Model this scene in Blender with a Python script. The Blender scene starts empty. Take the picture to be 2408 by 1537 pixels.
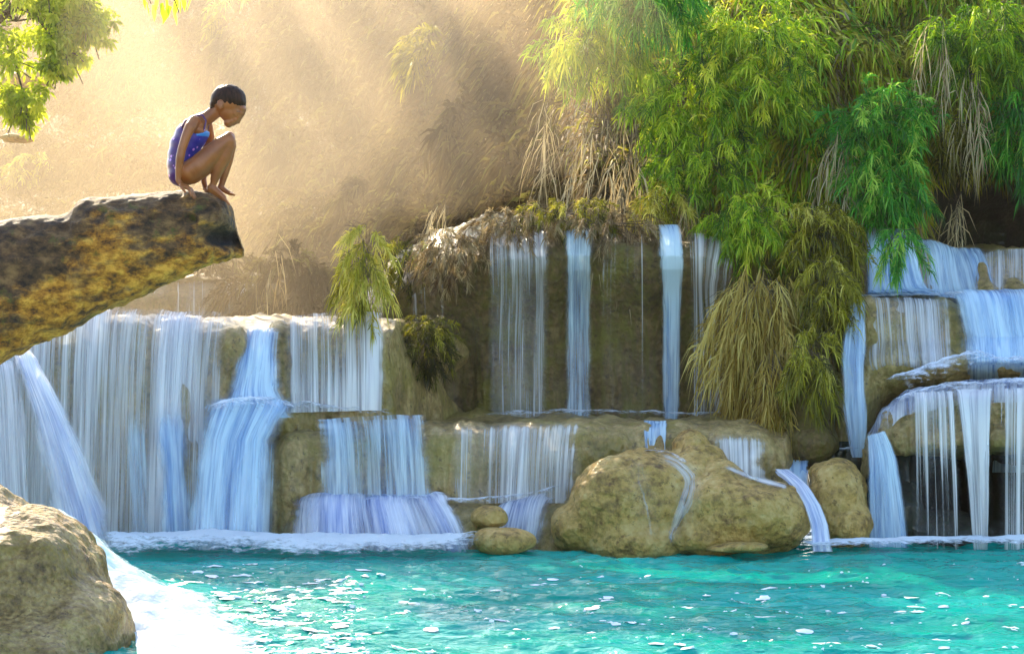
import bpy, bmesh, math, random
import numpy as np
from mathutils import Vector

random.seed(7)
rng = np.random.default_rng(7)
S = bpy.context.scene
C = S.collection

# ------------------------------------------------------------------ camera
K = 0.45 / 2408.0            # metres per picture unit per metre of distance
CAMH = 1.75
cam = bpy.data.objects.new('camera', bpy.data.cameras.new('camera'))
C.objects.link(cam)
cam.location = (0, 0, CAMH)
cam.rotation_euler = (math.radians(90), 0, 0)
cam.data.lens = 80
cam.data.sensor_width = 36
cam.data.clip_start = 0.1
cam.data.clip_end = 500
S.camera = cam

# ------------------------------------------------------------------ light
SUN_EL, SUN_AZ = 32.0, -22.0        # azimuth from +Y, negative = to the left
S.view_settings.view_transform = 'Standard'
S.view_settings.look = 'None'
S.view_settings.gamma = 1
S.view_settings.exposure = 1.8
w = bpy.data.worlds.new('World'); S.world = w; w.use_nodes = True
nt = w.node_tree
sky = nt.nodes.new('ShaderNodeTexSky'); sky.sky_type = 'NISHITA'; sky.sun_disc = False
sky.sun_elevation = math.radians(SUN_EL)
sky.sun_rotation = math.radians(SUN_AZ % 360)
bg = nt.nodes['Background']; bg.inputs['Strength'].default_value = 0.15
nt.links.new(sky.outputs[0], bg.inputs['Color'])
sl = bpy.data.lights.new('sun', 'SUN'); sl.energy = 4.2; sl.angle = math.radians(0.5)
sl.color = (1.0, 0.83, 0.58)
sun = bpy.data.objects.new('sun', sl); C.objects.link(sun)
el, az = math.radians(SUN_EL), math.radians(SUN_AZ)
SD = Vector((math.sin(az) * math.cos(el), math.cos(az) * math.cos(el), math.sin(el)))
sun.rotation_euler = SD.to_track_quat('Z', 'Y').to_euler()
cy = S.cycles
cy.use_denoising = True
cy.max_bounces = 8; cy.diffuse_bounces = 3; cy.glossy_bounces = 3
cy.transparent_max_bounces = 24; cy.transmission_bounces = 4; cy.volume_bounces = 0
cy.sample_clamp_indirect = 6

# ------------------------------------------------------------------ helpers
def X(px, Y): return (px - 1204.0) * K * Y
def Z(py, Y): return CAMH - (py - 768.5) * K * Y
def P(px, py, Y): return (X(px, Y), Y, Z(py, Y))

def hashn(ix, iy, iz):
    h = (ix * 374761393 + iy * 668265263 + iz * 2147483647 + 1013904223) & 0xFFFFFFFF
    h = ((h ^ (h >> 13)) * 1274126177) & 0xFFFFFFFF
    h = ((h ^ (h >> 16)) * 2246822519) & 0xFFFFFFFF
    return ((h ^ (h >> 15)) & 0xFFFFFF) / float(0xFFFFFF)

def vnoise(p):
    p = np.asarray(p, float)
    i = np.floor(p).astype(np.int64); f = p - i; f = f * f * (3 - 2 * f)
    x, y, z = i[..., 0], i[..., 1], i[..., 2]
    r = 0
    for a in (0, 1):
        for b in (0, 1):
            for c in (0, 1):
                wgt = (f[..., 0] if a else 1 - f[..., 0]) * (f[..., 1] if b else 1 - f[..., 1]) * (f[..., 2] if c else 1 - f[..., 2])
                r = r + wgt * hashn(x + a, y + b, z + c)
    return r * 2 - 1

def fbm(p, scale=1.0, octv=3, seed=0.0, sx=(1, 1, 1)):
    p = np.asarray(p, float) * scale * np.array(sx) + seed * 17.31
    r = 0; a = 1.0; t = 0
    for o in range(octv):
        r = r + a * vnoise(p * (2 ** o) + o * 9.7); t += a; a *= 0.5
    return r / t

def tag(o, label=None, cat=None, group=None, kind=None):
    if label: o['label'] = label
    if cat: o['category'] = cat
    if group: o['group'] = group
    if kind: o['kind'] = kind
    return o

def empty(name, loc, label=None, cat=None, group=None):
    o = bpy.data.objects.new(name, None); C.objects.link(o); o.location = loc
    o.empty_display_size = 0.1
    return tag(o, label, cat, group)

def mesh_np(name, verts, faces, mat, parent=None, smooth=True, attrs=None, uv=None):
    """faces: list of (n,k) int arrays"""
    me = bpy.data.meshes.new(name)
    verts = np.asarray(verts, np.float32).reshape(-1, 3)
    if parent is not None:
        verts = verts - np.array(parent.matrix_basis.translation, np.float32)
    me.vertices.add(len(verts)); me.vertices.foreach_set('co', verts.ravel())
    if isinstance(faces, np.ndarray): faces = [faces]
    nl = sum(f.size for f in faces); npoly = sum(len(f) for f in faces)
    me.loops.add(nl); me.polygons.add(npoly)
    li = np.concatenate([f.ravel() for f in faces]).astype(np.int32)
    tot = np.concatenate([np.full(len(f), f.shape[1], np.int32) for f in faces])
    st = np.concatenate([[0], np.cumsum(tot)[:-1]]).astype(np.int32)
    me.loops.foreach_set('vertex_index', li)
    me.polygons.foreach_set('loop_start', st)
    try: me.polygons.foreach_set('loop_total', tot)
    except Exception: pass
    if smooth: me.polygons.foreach_set('use_smooth', np.ones(npoly, bool))
    me.update(calc_edges=True)
    if attrs:
        for kx, v in attrs.items():
            a = me.attributes.new(kx, 'FLOAT', 'POINT'); a.data.foreach_set('value', np.asarray(v, np.float32).ravel())
    if uv is not None:
        ul = me.uv_layers.new(name='flow')
        ul.data.foreach_set('uv', np.asarray(uv, np.float32).reshape(-1, 2)[li].ravel())
    me.validate()
    if mat: me.materials.append(mat)
    o = bpy.data.objects.new(name, me); C.objects.link(o)
    if parent is not None: o.parent = parent
    return o

def grid_faces(nu, nv, off=0):
    i = np.arange(nu - 1)[:, None]; j = np.arange(nv - 1)[None, :]
    a = (i * nv + j).ravel() + off
    return np.stack([a, a + nv, a + nv + 1, a + 1], 1)

def gnormal(p):
    du = np.gradient(p, axis=0); dv = np.gradient(p, axis=1)
    n = np.cross(dv, du); n /= (np.linalg.norm(n, axis=-1, keepdims=True) + 1e-9)
    return n

def catmull(pts, n):
    pts = np.asarray(pts, float)
    m = len(pts); t = np.linspace(0, m - 1, n)
    i = np.clip(np.floor(t).astype(int), 0, m - 2); f = (t - i)[:, None]
    g = lambda k: pts[np.clip(k, 0, m - 1)]
    p0, p1, p2, p3 = g(i - 1), g(i), g(i + 1), g(i + 2)
    return 0.5 * ((2 * p1) + (-p0 + p2) * f + (2 * p0 - 5 * p1 + 4 * p2 - p3) * f**2 + (-p0 + 3 * p1 - 3 * p2 + p3) * f**3)

class Surf:
    """a rock face described by profiles (py, Y) standing at stations px"""
    def __init__(s, stations, nprof=120, lin=False):
        s.lin = lin
        s.px = np.array([a for a, _ in stations], float)
        s.pr = np.array([catmull(b, nprof) for _, b in stations])
        s.n = nprof; s.m = len(stations[0][1])
    def at(s, px, v):
        """px array, v in profile-point units (0..m-1)"""
        px = np.asarray(px, float); v = np.asarray(v, float)
        px, v = np.broadcast_arrays(px, v)
        pc = np.clip(px, s.px[0], s.px[-1])
        i = np.clip(np.searchsorted(s.px, pc, side='right') - 1, 0, len(s.px) - 2)
        f = (pc - s.px[i]) / (s.px[i + 1] - s.px[i])
        if not s.lin: f = f * f * (3 - 2 * f)
        t = np.clip(v / (s.m - 1), 0, 1) * (s.n - 1)
        j = np.clip(np.floor(t).astype(int), 0, s.n - 2); g = (t - j)
        def q(a): return s.pr[a, j] * (1 - g)[..., None] + s.pr[a, j + 1] * g[..., None]
        r = q(i) * (1 - f)[..., None] + q(i + 1) * f[..., None]
        py, Y = r[..., 0], r[..., 1]
        return np.stack([X(px, Y), Y, Z(py, Y)], -1)

def sstep(a, b, x):
    t = np.clip((x - a) / (b - a), 0, 1); return t * t * (3 - 2 * t)

# ------------------------------------------------------------------ materials
def newmat(name):
    m = bpy.data.materials.new(name); m.use_nodes = True
    n = m.node_tree; n.nodes.clear()
    return m, n
def N(n, t, **kw):
    x = n.nodes.new(t)
    for k, v in kw.items():
        if k.startswith('i_'):
            x.inputs[k[2:].replace('_', ' ')].default_value = v
        else: setattr(x, k, v)
    return x
def ramp(n, fac, stops):
    r = n.nodes.new('ShaderNodeValToRGB')
    while len(r.color_ramp.elements) < len(stops): r.color_ramp.elements.new(0.5)
    for e, (p, c) in zip(r.color_ramp.elements, stops):
        e.position = p; e.color = (*c, 1) if len(c) == 3 else c
    n.links.new(fac, r.inputs[0]); return r.outputs[0]
def math_(n, op, a, b=None, clamp=False):
    x = n.nodes.new('ShaderNodeMath'); x.operation = op; x.use_clamp = clamp
    for i, v in enumerate((a, b)):
        if v is None: continue
        if isinstance(v, (int, float)): x.inputs[i].default_value = v
        else: n.links.new(v, x.inputs[i])
    return x.outputs[0]
def mixc(n, fac, a, b, mode='MIX'):
    x = n.nodes.new('ShaderNodeMix'); x.data_type = 'RGBA'; x.blend_type = mode
    for sock, v in ((x.inputs[0], fac), (x.inputs[6], a), (x.inputs[7], b)):
        if isinstance(v, (int, float)): sock.default_value = v
        elif isinstance(v, tuple): sock.default_value = (*v, 1)
        else: n.links.new(v, sock)
    return x.outputs[2]
def noise(n, scale, detail=4, rough=0.55, vec=None, sc3=None, w4=None):
    x = n.nodes.new('ShaderNodeTexNoise'); x.inputs['Scale'].default_value = scale
    x.inputs['Detail'].default_value = detail; x.inputs['Roughness'].default_value = rough
    if vec is None:
        tc = n.nodes.new('ShaderNodeNewGeometry'); vec = tc.outputs['Position']
    if sc3 is not None:
        mp = n.nodes.new('ShaderNodeMapping'); mp.inputs['Scale'].default_value = sc3
        n.links.new(vec, mp.inputs[0]); vec = mp.outputs[0]
    n.links.new(vec, x.inputs['Vector'])
    return x.outputs['Fac']

def mat_rock(name, dark, mid, light, moss=(0.10, 0.11, 0.015), moss_amt=0.5, streak=0.0, rough=0.75, scale=3.0, bump=0.06, wet=0.0, pebble=0.0):
    m, n = newmat(name)
    a = noise(n, scale, 8, 0.62); b = noise(n, scale * 6, 5, 0.6)
    f = math_(n, 'ADD', math_(n, 'MULTIPLY', a, 0.6), math_(n, 'MULTIPLY', b, 0.4))
    col = ramp(n, f, [(0.36, dark), (0.5, mid), (0.64, light)])
    if streak > 0:
        s = noise(n, 5, 4, 0.6, sc3=(5, 5, 0.45))
        col = mixc(n, math_(n, 'MULTIPLY', ramp(n, s, [(0.42, (0, 0, 0)), (0.6, (1, 1, 1))]), streak), col, mixc(n, 0.6, dark, moss))
    mm = noise(n, scale * 0.55, 5, 0.65)
    col = mixc(n, math_(n, 'MULTIPLY', ramp(n, mm, [(0.5, (0, 0, 0)), (0.6, (1, 1, 1))]), moss_amt), col, moss)
    h1 = noise(n, scale * 5, 10, 0.7)
    h2 = noise(n, scale * 1.6, 4, 0.5)
    hv = n.nodes.new('ShaderNodeTexVoronoi'); hv.inputs['Scale'].default_value = scale * 7
    g = n.nodes.new('ShaderNodeNewGeometry'); n.links.new(g.outputs['Position'], hv.inputs['Vector'])
    pit = noise(n, scale * 4.2, 6, 0.75)
    col = mixc(n, ramp(n, pit, [(0.36, (0.75, 0.75, 0.75)), (0.42, (0, 0, 0))]), col, dark)
    h = math_(n, 'ADD', math_(n, 'ADD', h1, h2), math_(n, 'MULTIPLY', hv.outputs['Distance'], 0.35 + pebble))
    bp = N(n, 'ShaderNodeBump', i_Strength=1.0, i_Distance=bump); n.links.new(h, bp.inputs['Height'])
    pb = N(n, 'ShaderNodeBsdfPrincipled', i_Roughness=rough)
    if wet > 0:
        pb.inputs['Coat Weight'].default_value = wet; pb.inputs['Coat Roughness'].default_value = 0.18
    n.links.new(col, pb.inputs['Base Color']); n.links.new(bp.outputs[0], pb.inputs['Normal'])
    o = n.nodes.new('ShaderNodeOutputMaterial'); n.links.new(pb.outputs[0], o.inputs[0])
    return m

def mat_fall(name, col=(0.78, 0.86, 0.95), seed=0.0, fu=16.0, fv=0.8, soft=0.22, deep=(0.07, 0.28, 0.72), veil=0.22):
    """falling water: streaks follow the flow coordinate, coverage comes from the sheet"""
    m, n = newmat(name)
    uv = N(n, 'ShaderNodeUVMap', uv_map='flow').outputs[0]
    cov = N(n, 'ShaderNodeAttribute', attribute_name='cov').outputs['Fac']
    def nz(su, sv, det, ofs):
        mp = n.nodes.new('ShaderNodeMapping'); mp.inputs['Scale'].default_value = (su, sv, 1); mp.inputs['Location'].default_value = (seed + ofs, ofs * 2, seed)
        n.links.new(uv, mp.inputs[0])
        x = n.nodes.new('ShaderNodeTexNoise'); x.inputs['Scale'].default_value = 1; x.inputs['Detail'].default_value = det; x.inputs['Roughness'].default_value = 0.6
        n.links.new(mp.outputs[0], x.inputs['Vector']); return x.outputs['Fac']
    a = nz(fu, fv, 3, 1.3); b = nz(fu * 3.4, fv * 1.1, 3, 5.1); c = nz(fu * 0.28, fv * 0.8, 2, 9.7)
    s = math_(n, 'ADD', math_(n, 'MULTIPLY', a, 0.42), math_(n, 'ADD', math_(n, 'MULTIPLY', b, 0.28), math_(n, 'MULTIPLY', c, 0.30)))
    # contrast about .5
    s = math_(n, 'ADD', math_(n, 'MULTIPLY', math_(n, 'SUBTRACT', s, 0.5), 2.6), 0.5)
    th = math_(n, 'SUBTRACT', 1.0, cov)
    al = math_(n, 'DIVIDE', math_(n, 'SUBTRACT', s, math_(n, 'SUBTRACT', th, soft)), soft * 3.2, clamp=True)
    al = math_(n, 'MULTIPLY', al, math_(n, 'GREATER_THAN', cov, 0.01))
    al = math_(n, 'MAXIMUM', math_(n, 'MULTIPLY', al, 0.95), math_(n, 'MULTIPLY', math_(n, 'MINIMUM', cov, 1.0), veil))
    bp = N(n, 'ShaderNodeBump', i_Strength=0.8, i_Distance=0.02); n.links.new(math_(n, 'ADD', a, math_(n, 'MULTIPLY', b, 0.4)), bp.inputs['Height'])
    st_ = math_(n, 'ADD', math_(n, 'MULTIPLY', a, 0.5), math_(n, 'ADD', math_(n, 'MULTIPLY', b, 0.25), math_(n, 'MULTIPLY', c, 0.25)))
    cc = mixc(n, ramp(n, st_, [(0.37, (0, 0, 0)), (0.53, (1, 1, 1))]), deep, col)
    d = N(n, 'ShaderNodeBsdfDiffuse'); t = N(n, 'ShaderNodeBsdfTranslucent'); gl = N(n, 'ShaderNodeBsdfGlossy', i_Roughness=0.25)
    for x in (d, t): n.links.new(cc, x.inputs['Color'])
    for x in (d, gl): n.links.new(bp.outputs[0], x.inputs['Normal'])
    m1 = N(n, 'ShaderNodeMixShader', i_Fac=0.42); n.links.new(d.outputs[0], m1.inputs[1]); n.links.new(t.outputs[0], m1.inputs[2])
    m2 = N(n, 'ShaderNodeMixShader', i_Fac=0.06); n.links.new(m1.outputs[0], m2.inputs[1]); n.links.new(gl.outputs[0], m2.inputs[2])
    tr = N(n, 'ShaderNodeBsdfTransparent')
    m3 = N(n, 'ShaderNodeMixShader'); n.links.new(al, m3.inputs[0]); n.links.new(tr.outputs[0], m3.inputs[1]); n.links.new(m2.outputs[0], m3.inputs[2])
    o = n.nodes.new('ShaderNodeOutputMaterial'); n.links.new(m3.outputs[0], o.inputs[0])
    return m

def mat_foam(name, col=(0.86, 0.91, 0.96)):
    m, n = newmat(name)
    cov = N(n, 'ShaderNodeAttribute', attribute_name='cov').outputs['Fac']
    s = noise(n, 17, 6, 0.7, sc3=(0.7, 1, 1.6))
    s = math_(n, 'ADD', math_(n, 'MULTIPLY', math_(n, 'SUBTRACT', s, 0.5), 2.2), 0.5)
    al = math_(n, 'DIVIDE', math_(n, 'SUBTRACT', s, math_(n, 'SUBTRACT', math_(n, 'SUBTRACT', 1.0, cov), 0.1)), 0.6, clamp=True)
    al = math_(n, 'MULTIPLY', al, math_(n, 'GREATER_THAN', cov, 0.01))
    bp = N(n, 'ShaderNodeBump', i_Strength=0.7, i_Distance=0.03); n.links.new(noise(n, 22, 5, 0.6), bp.inputs['Height'])
    d = N(n, 'ShaderNodeBsdfDiffuse'); d.inputs['Color'].default_value = (*col, 1); n.links.new(bp.outputs[0], d.inputs['Normal'])
    t = N(n, 'ShaderNodeBsdfTranslucent'); t.inputs['Color'].default_value = (*col, 1)
    m1 = N(n, 'ShaderNodeMixShader', i_Fac=0.3); n.links.new(d.outputs[0], m1.inputs[1]); n.links.new(t.outputs[0], m1.inputs[2])
    tr = N(n, 'ShaderNodeBsdfTransparent')
    m3 = N(n, 'ShaderNodeMixShader'); n.links.new(al, m3.inputs[0]); n.links.new(tr.outputs[0], m3.inputs[1]); n.links.new(m1.outputs[0], m3.inputs[2])
    o = n.nodes.new('ShaderNodeOutputMaterial'); n.links.new(m3.outputs[0], o.inputs[0])
    return m

def mat_leaf(name, stops, trans=0.4, rough=0.5, gloss=0.03):
    m, n = newmat(name)
    t = N(n, 'ShaderNodeAttribute', attribute_name='tint').outputs['Fac']
    col = ramp(n, t, stops)
    d = N(n, 'ShaderNodeBsdfDiffuse'); tr = N(n, 'ShaderNodeBsdfTranslucent'); g = N(n, 'ShaderNodeBsdfGlossy', i_Roughness=rough)
    n.links.new(col, d.inputs['Color']); n.links.new(col, tr.inputs['Color'])
    m1 = N(n, 'ShaderNodeMixShader', i_Fac=trans); n.links.new(d.outputs[0], m1.inputs[1]); n.links.new(tr.outputs[0], m1.inputs[2])
    m2 = N(n, 'ShaderNodeMixShader', i_Fac=gloss); n.links.new(m1.outputs[0], m2.inputs[1]); n.links.new(g.outputs[0], m2.inputs[2])
    o = n.nodes.new('ShaderNodeOutputMaterial'); n.links.new(m2.outputs[0], o.inputs[0])
    return m

def mat_plain(name, col, rough=0.5, var=0.0, sc=20, spec=0.5, col2=None):
    m, n = newmat(name)
    pb = N(n, 'ShaderNodeBsdfPrincipled', i_Roughness=rough); pb.inputs['Specular IOR Level'].default_value = spec
    c2 = col2 or tuple(c * (1 - var) for c in col)
    n.links.new(ramp(n, noise(n, sc, 4), [(0.4, c2), (0.6, col)]), pb.inputs['Base Color'])
    o = n.nodes.new('ShaderNodeOutputMaterial'); n.links.new(pb.outputs[0], o.inputs[0])
    return m

def mat_log():
    m, n = newmat('old_wood')
    g = N(n, 'ShaderNodeNewGeometry').outputs['Position']
    sp = N(n, 'ShaderNodeSeparateXYZ'); n.links.new(g, sp.inputs[0])
    big = noise(n, 1.7, 6, 0.65); fine = noise(n, 16, 8, 0.7, sc3=(0.6, 1, 1)); patch = noise(n, 5.5, 7, 0.68, sc3=(0.55, 1, 1.3))
    # bark is gone on the underside, showing ochre wood
    k = math_(n, 'ADD', math_(n, 'MULTIPLY', math_(n, 'SUBTRACT', 3.24, math_(n, 'SUBTRACT', sp.outputs[2], math_(n, 'MULTIPLY', sp.outputs[0], 0.42))), 2.2), math_(n, 'MULTIPLY', math_(n, 'SUBTRACT', big, 0.5), 2.2))
    k = math_(n, 'ADD', k, math_(n, 'MULTIPLY', math_(n, 'SUBTRACT', patch, 0.5), 3.4))
    ochre = ramp(n, fine, [(0.38, (0.07, 0.026, 0.003)), (0.5, (0.46, 0.20, 0.012)), (0.62, (0.82, 0.46, 0.06))])
    barkc = ramp(n, fine, [(0.38, (0.018, 0.009, 0.004)), (0.5, (0.10, 0.054, 0.020)), (0.66, (0.27, 0.16, 0.06))])
    col = mixc(n, ramp(n, k, [(0.30, (0, 0, 0)), (0.75, (1, 1, 1))]), barkc, ochre)
    ms = noise(n, 6, 6, 0.7)
    col = mixc(n, ramp(n, ms, [(0.57, (0, 0, 0)), (0.66, (0.6, 0.6, 0.6))]), col, (0.09, 0.13, 0.015))
    col = mixc(n, N(n, 'ShaderNodeAttribute', attribute_name='hollow_shade').outputs['Fac'], col, (0.004, 0.004, 0.006))  # shade inside the torn hollow, painted near-black on the wood
    bp = N(n, 'ShaderNodeBump', i_Strength=1.0, i_Distance=0.05); n.links.new(math_(n, 'ADD', fine, patch), bp.inputs['Height'])
    pb = N(n, 'ShaderNodeBsdfPrincipled', i_Roughness=0.7)
    n.links.new(col, pb.inputs['Base Color']); n.links.new(bp.outputs[0], pb.inputs['Normal'])
    o = n.nodes.new('ShaderNodeOutputMaterial'); n.links.new(pb.outputs[0], o.inputs[0])
    return m

M = {}
M['travertine'] = mat_rock('travertine', (0.11, 0.068, 0.022), (0.40, 0.26, 0.085), (0.64, 0.46, 0.18), moss=(0.26, 0.22, 0.015), moss_amt=0.45, streak=0.45, wet=0.3, rough=0.6)
M['boulder'] = mat_rock('boulder', (0.20, 0.10, 0.018), (0.72, 0.45, 0.11), (0.90, 0.66, 0.25), moss=(0.34, 0.23, 0.012), moss_amt=0.45, wet=0.15, scale=3.2, bump=0.10)
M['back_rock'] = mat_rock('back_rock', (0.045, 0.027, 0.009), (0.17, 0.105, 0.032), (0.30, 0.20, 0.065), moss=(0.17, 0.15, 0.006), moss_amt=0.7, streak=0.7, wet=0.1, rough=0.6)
M['shade_rock'] = mat_rock('shade_rock', (0.006, 0.006, 0.004), (0.016, 0.015, 0.008), (0.04, 0.034, 0.016), moss=(0.012, 0.03, 0.003), moss_amt=0.7, streak=0.5, wet=0.3)  # near-black: the shade inside the hollows painted into the rock colour
M['soil'] = mat_rock('soil', (0.05, 0.035, 0.02), (0.10, 0.075, 0.04), (0.16, 0.12, 0.06), moss=(0.05, 0.06, 0.012), moss_amt=0.6, scale=1.5)
M['fore_rock'] = mat_rock('fore_rock', (0.10, 0.055, 0.015), (0.42, 0.27, 0.09), (0.70, 0.50, 0.20), moss=(0.28, 0.20, 0.02), moss_amt=0.5, scale=4.5, bump=0.05, wet=0.2, pebble=0.8)
M['log'] = mat_rock('log', (0.045, 0.028, 0.012), (0.17, 0.10, 0.035), (0.36, 0.21, 0.05), moss=(0.06, 0.07, 0.015), moss_amt=0.35, scale=4.0, bump=0.05, rough=0.8)
M['log'] = mat_log()
M['fall_blue'] = mat_fall('fall_blue', (0.72, 0.90, 1.0), 0.0)
M['fall_white'] = mat_fall('fall_white', (0.90, 0.94, 1.0), 3.0, deep=(0.22, 0.34, 0.74))
M['fall_thread'] = mat_fall('fall_thread', (0.92, 0.93, 0.95), 11.0, fu=20, fv=0.2, soft=0.10, veil=0.05, deep=(0.5, 0.5, 0.52))
M['fall_fine'] = mat_fall('fall_fine', (0.86, 0.88, 0.90), 7.0, fu=24, fv=0.45, soft=0.15, veil=0.22, deep=(0.40, 0.40, 0.52))
M['foam'] = mat_foam('foam')
M['froth'] = mat_plain('froth', (0.9, 0.93, 0.95), 0.4, 0.1)  # white of the pool flecks that imitate glints of light
GREEN = [(0.0, (0.015, 0.05, 0.002)), (0.4, (0.10, 0.24, 0.003)), (0.75, (0.36, 0.52, 0.006)), (1.0, (0.70, 0.70, 0.05))]
M['leaf_green'] = mat_leaf('leaf_green', GREEN)
M['leaf_emerald'] = mat_leaf('leaf_emerald', [(0, (0.008, 0.045, 0.005)), (0.45, (0.03, 0.22, 0.01)), (0.75, (0.10, 0.40, 0.02)), (1, (0.42, 0.62, 0.07))])
M['leaf_olive'] = mat_leaf('leaf_olive', [(0, (0.035, 0.032, 0.003)), (0.4, (0.17, 0.16, 0.004)), (0.75, (0.42, 0.38, 0.010)), (1, (0.70, 0.60, 0.12))])
M['leaf_dry'] = mat_leaf('leaf_dry', [(0, (0.10, 0.06, 0.025)), (0.5, (0.28, 0.20, 0.08)), (1, (0.60, 0.48, 0.26))])
M['leaf_gold'] = mat_leaf('leaf_gold', [(0, (0.12, 0.065, 0.006)), (0.5, (0.40, 0.27, 0.03)), (1, (0.75, 0.60, 0.16))])
M['leaf_hill'] = mat_leaf('leaf_hill', [(0, (0.02, 0.013, 0.006)), (0.45, (0.060, 0.042, 0.018)), (0.8, (0.115, 0.088, 0.032)), (1, (0.17, 0.16, 0.04))], gloss=0.0)
M['leaf_bright'] = mat_leaf('leaf_bright', [(0, (0.16, 0.26, 0.01)), (0.5, (0.50, 0.60, 0.01)), (1, (0.88, 0.88, 0.10))], trans=0.75)
M['bark'] = mat_rock('bark', (0.03, 0.02, 0.012), (0.08, 0.055, 0.03), (0.15, 0.11, 0.06), moss_amt=0.1, scale=8, bump=0.02)

# ------------------------------------------------------------------ haze
def box(name, lo, hi, mat):
    bm = bmesh.new(); bmesh.ops.create_cube(bm, size=1)
    for v in bm.verts: v.co = Vector([(lo[i] + hi[i]) / 2 + v.co[i] * (hi[i] - lo[i]) for i in range(3)])
    me = bpy.data.meshes.new(name); bm.to_mesh(me); bm.free(); me.materials.append(mat)
    o = bpy.data.objects.new(name, me); C.objects.link(o); return o
HAZE = 0.0003
hm, n = newmat('haze')
pv = N(n, 'ShaderNodeVolumePrincipled'); pv.inputs['Density'].default_value = HAZE
pv.inputs['Anisotropy'].default_value = 0.8; pv.inputs['Color'].default_value = (1.0, 0.93, 0.82, 1)
o = n.nodes.new('ShaderNodeOutputMaterial'); n.links.new(pv.outputs[0], o.inputs['Volume'])
tag(box('haze', (-92, -12, -2.6), (44, 112, 27), hm), 'warm sunlit mist filling the gorge', 'haze', kind='stuff')

def vol_blob(name, label, c, r, dens, col, aniso, seed=0, wob=0.15):
    """a closed cloud of fine spray"""
    bm = bmesh.new(); bmesh.ops.create_icosphere(bm, subdivisions=5, radius=1)
    co = np.array([v.co for v in bm.verts]); d = 1 + wob * fbm(co, 1.7, 3, seed)
    for v, q, k_ in zip(bm.verts, co, d): v.co = Vector((c[0] + q[0] * r[0] * k_, c[1] + q[1] * r[1] * k_, c[2] + q[2] * r[2] * k_))
    me = bpy.data.meshes.new(name); bm.to_mesh(me); bm.free()
    m, n = newmat(name); pv = N(n, 'ShaderNodeVolumePrincipled'); pv.inputs['Density'].default_value = dens
    pv.inputs['Anisotropy'].default_value = aniso; pv.inputs['Color'].default_value = (*col, 1)
    o = n.nodes.new('ShaderNodeOutputMaterial'); n.links.new(pv.outputs[0], o.inputs['Volume']); me.materials.append(m)
    o = bpy.data.objects.new(name, me); C.objects.link(o); return tag(o, label, 'mist', kind='stuff')
vol_blob('mist', 'golden sunlit spray hanging in the gorge behind the child', (-8.0, 36, 4.0), (9.6, 15.5, 11.0), 0.0100, (1.0, 0.82, 0.56), 0.6, 3, 0.10)
vol_blob('mist', 'thin golden spray drifting along the top of the dark middle wall', (-1.3, 20.6, 4.2), (2.7, 1.6, 1.5), 0.045, (1.0, 0.82, 0.58), 0.55, 5, 0.2)

# ------------------------------------------------------------------ terrain
def surf_mesh(name, s, px0, px1, nu, nv, mat, disp=((1.6, 0.10, 3), (6, 0.03, 3)), seed=0, parent=None, sx=(1, 1, 1), fn=None, flute=0.09):
    u = np.linspace(px0, px1, nu)[:, None]; v = np.linspace(0, s.m - 1, nv)[None, :]
    p = s.at(u, v); nn = gnormal(p)
    d = 0
    for (f, a, oc) in disp: d = d + a * fbm(p, f, oc, seed, sx)
    d = d + flute * fbm(p, 1.0, 4, seed + 0.5, (4.2, 1.0, 0.4))
    if fn is not None: d = d + fn(u, v, p)
    p = p + nn * np.asarray(d)[..., None]
    return mesh_np(name, p, grid_faces(nu, nv), mat, parent)

# ground sheet under everything
gx = np.linspace(-88, 42, 60)[:, None]; gy = np.linspace(-11, 110, 60)[None, :]
gp = np.stack(np.broadcast_arrays(gx, gy, -1.2 + 0 * gx * gy), -1)
gp[..., 2] += 0.15 * fbm(gp, 0.4, 3)
ground = mesh_np('ground', gp, grid_faces(60, 60), M['soil']); tag(ground, kind='structure')

# far hillside and near cliff, one surface
HPX = np.array([-900, 0, 400, 800, 1000, 1200, 1400, 1900, 2150, 2260, 2500, 2900], float)
HPY = np.array([-260, -110, 200, 400, 560, 780], float)
HY = np.array([
    [104, 100, 92, 74, 60, 44, 33, 29.5, 29, 29, 29, 29],
    [96, 92, 84, 66, 52, 36, 26, 23.2, 22.8, 22.8, 22.8, 22.8],
    [84, 80, 74, 58, 44, 31, 23.6, 22.0, 22.0, 22.0, 22.0, 22],
    [72, 70, 64, 50, 37, 27, 22.2, 21.5, 22.0, 24.8, 25.2, 22],
    [64, 62, 56, 43, 31, 24.3, 21.9, 21.5, 22.6, 25.8, 26.0, 22.6],
    [58, 56, 50, 37, 27, 22.6, 21.5, 21.5, 22.6, 25.8, 26.0, 22.6]])
def bil(px, py):
    px, py = np.broadcast_arrays(np.asarray(px, float), np.asarray(py, float))
    i = np.clip(np.searchsorted(HPX, px, side='right') - 1, 0, len(HPX) - 2); j = np.clip(np.searchsorted(HPY, py, side='right') - 1, 0, len(HPY) - 2)
    f = np.clip((px - HPX[i]) / (HPX[i + 1] - HPX[i]), 0, 1); g = np.clip((py - HPY[j]) / (HPY[j + 1] - HPY[j]), 0, 1)
    f = f * f * (3 - 2 * f); g = g * g * (3 - 2 * g)
    return (HY[j, i] * (1 - f) + HY[j, i + 1] * f) * (1 - g) + (HY[j + 1, i] * (1 - f) + HY[j + 1, i + 1] * f) * g
def hill(px, py):
    Y = bil(px, py)
    q = np.stack(np.broadcast_arrays(X(px, Y), Z(py, Y), 0 * Y), -1)
    amp = 0.014 * Y + 0.14
    Y = Y + amp * fbm(q, 0.9, 3, 2) + 0.10 * fbm(q, 3.2, 2, 5)
    return Y
nu, nv = 420, 150
u = np.linspace(-880, 2880, nu)[:, None]; v = np.linspace(-260, 800, nv)[None, :]
Yh = hill(u, v)
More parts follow.
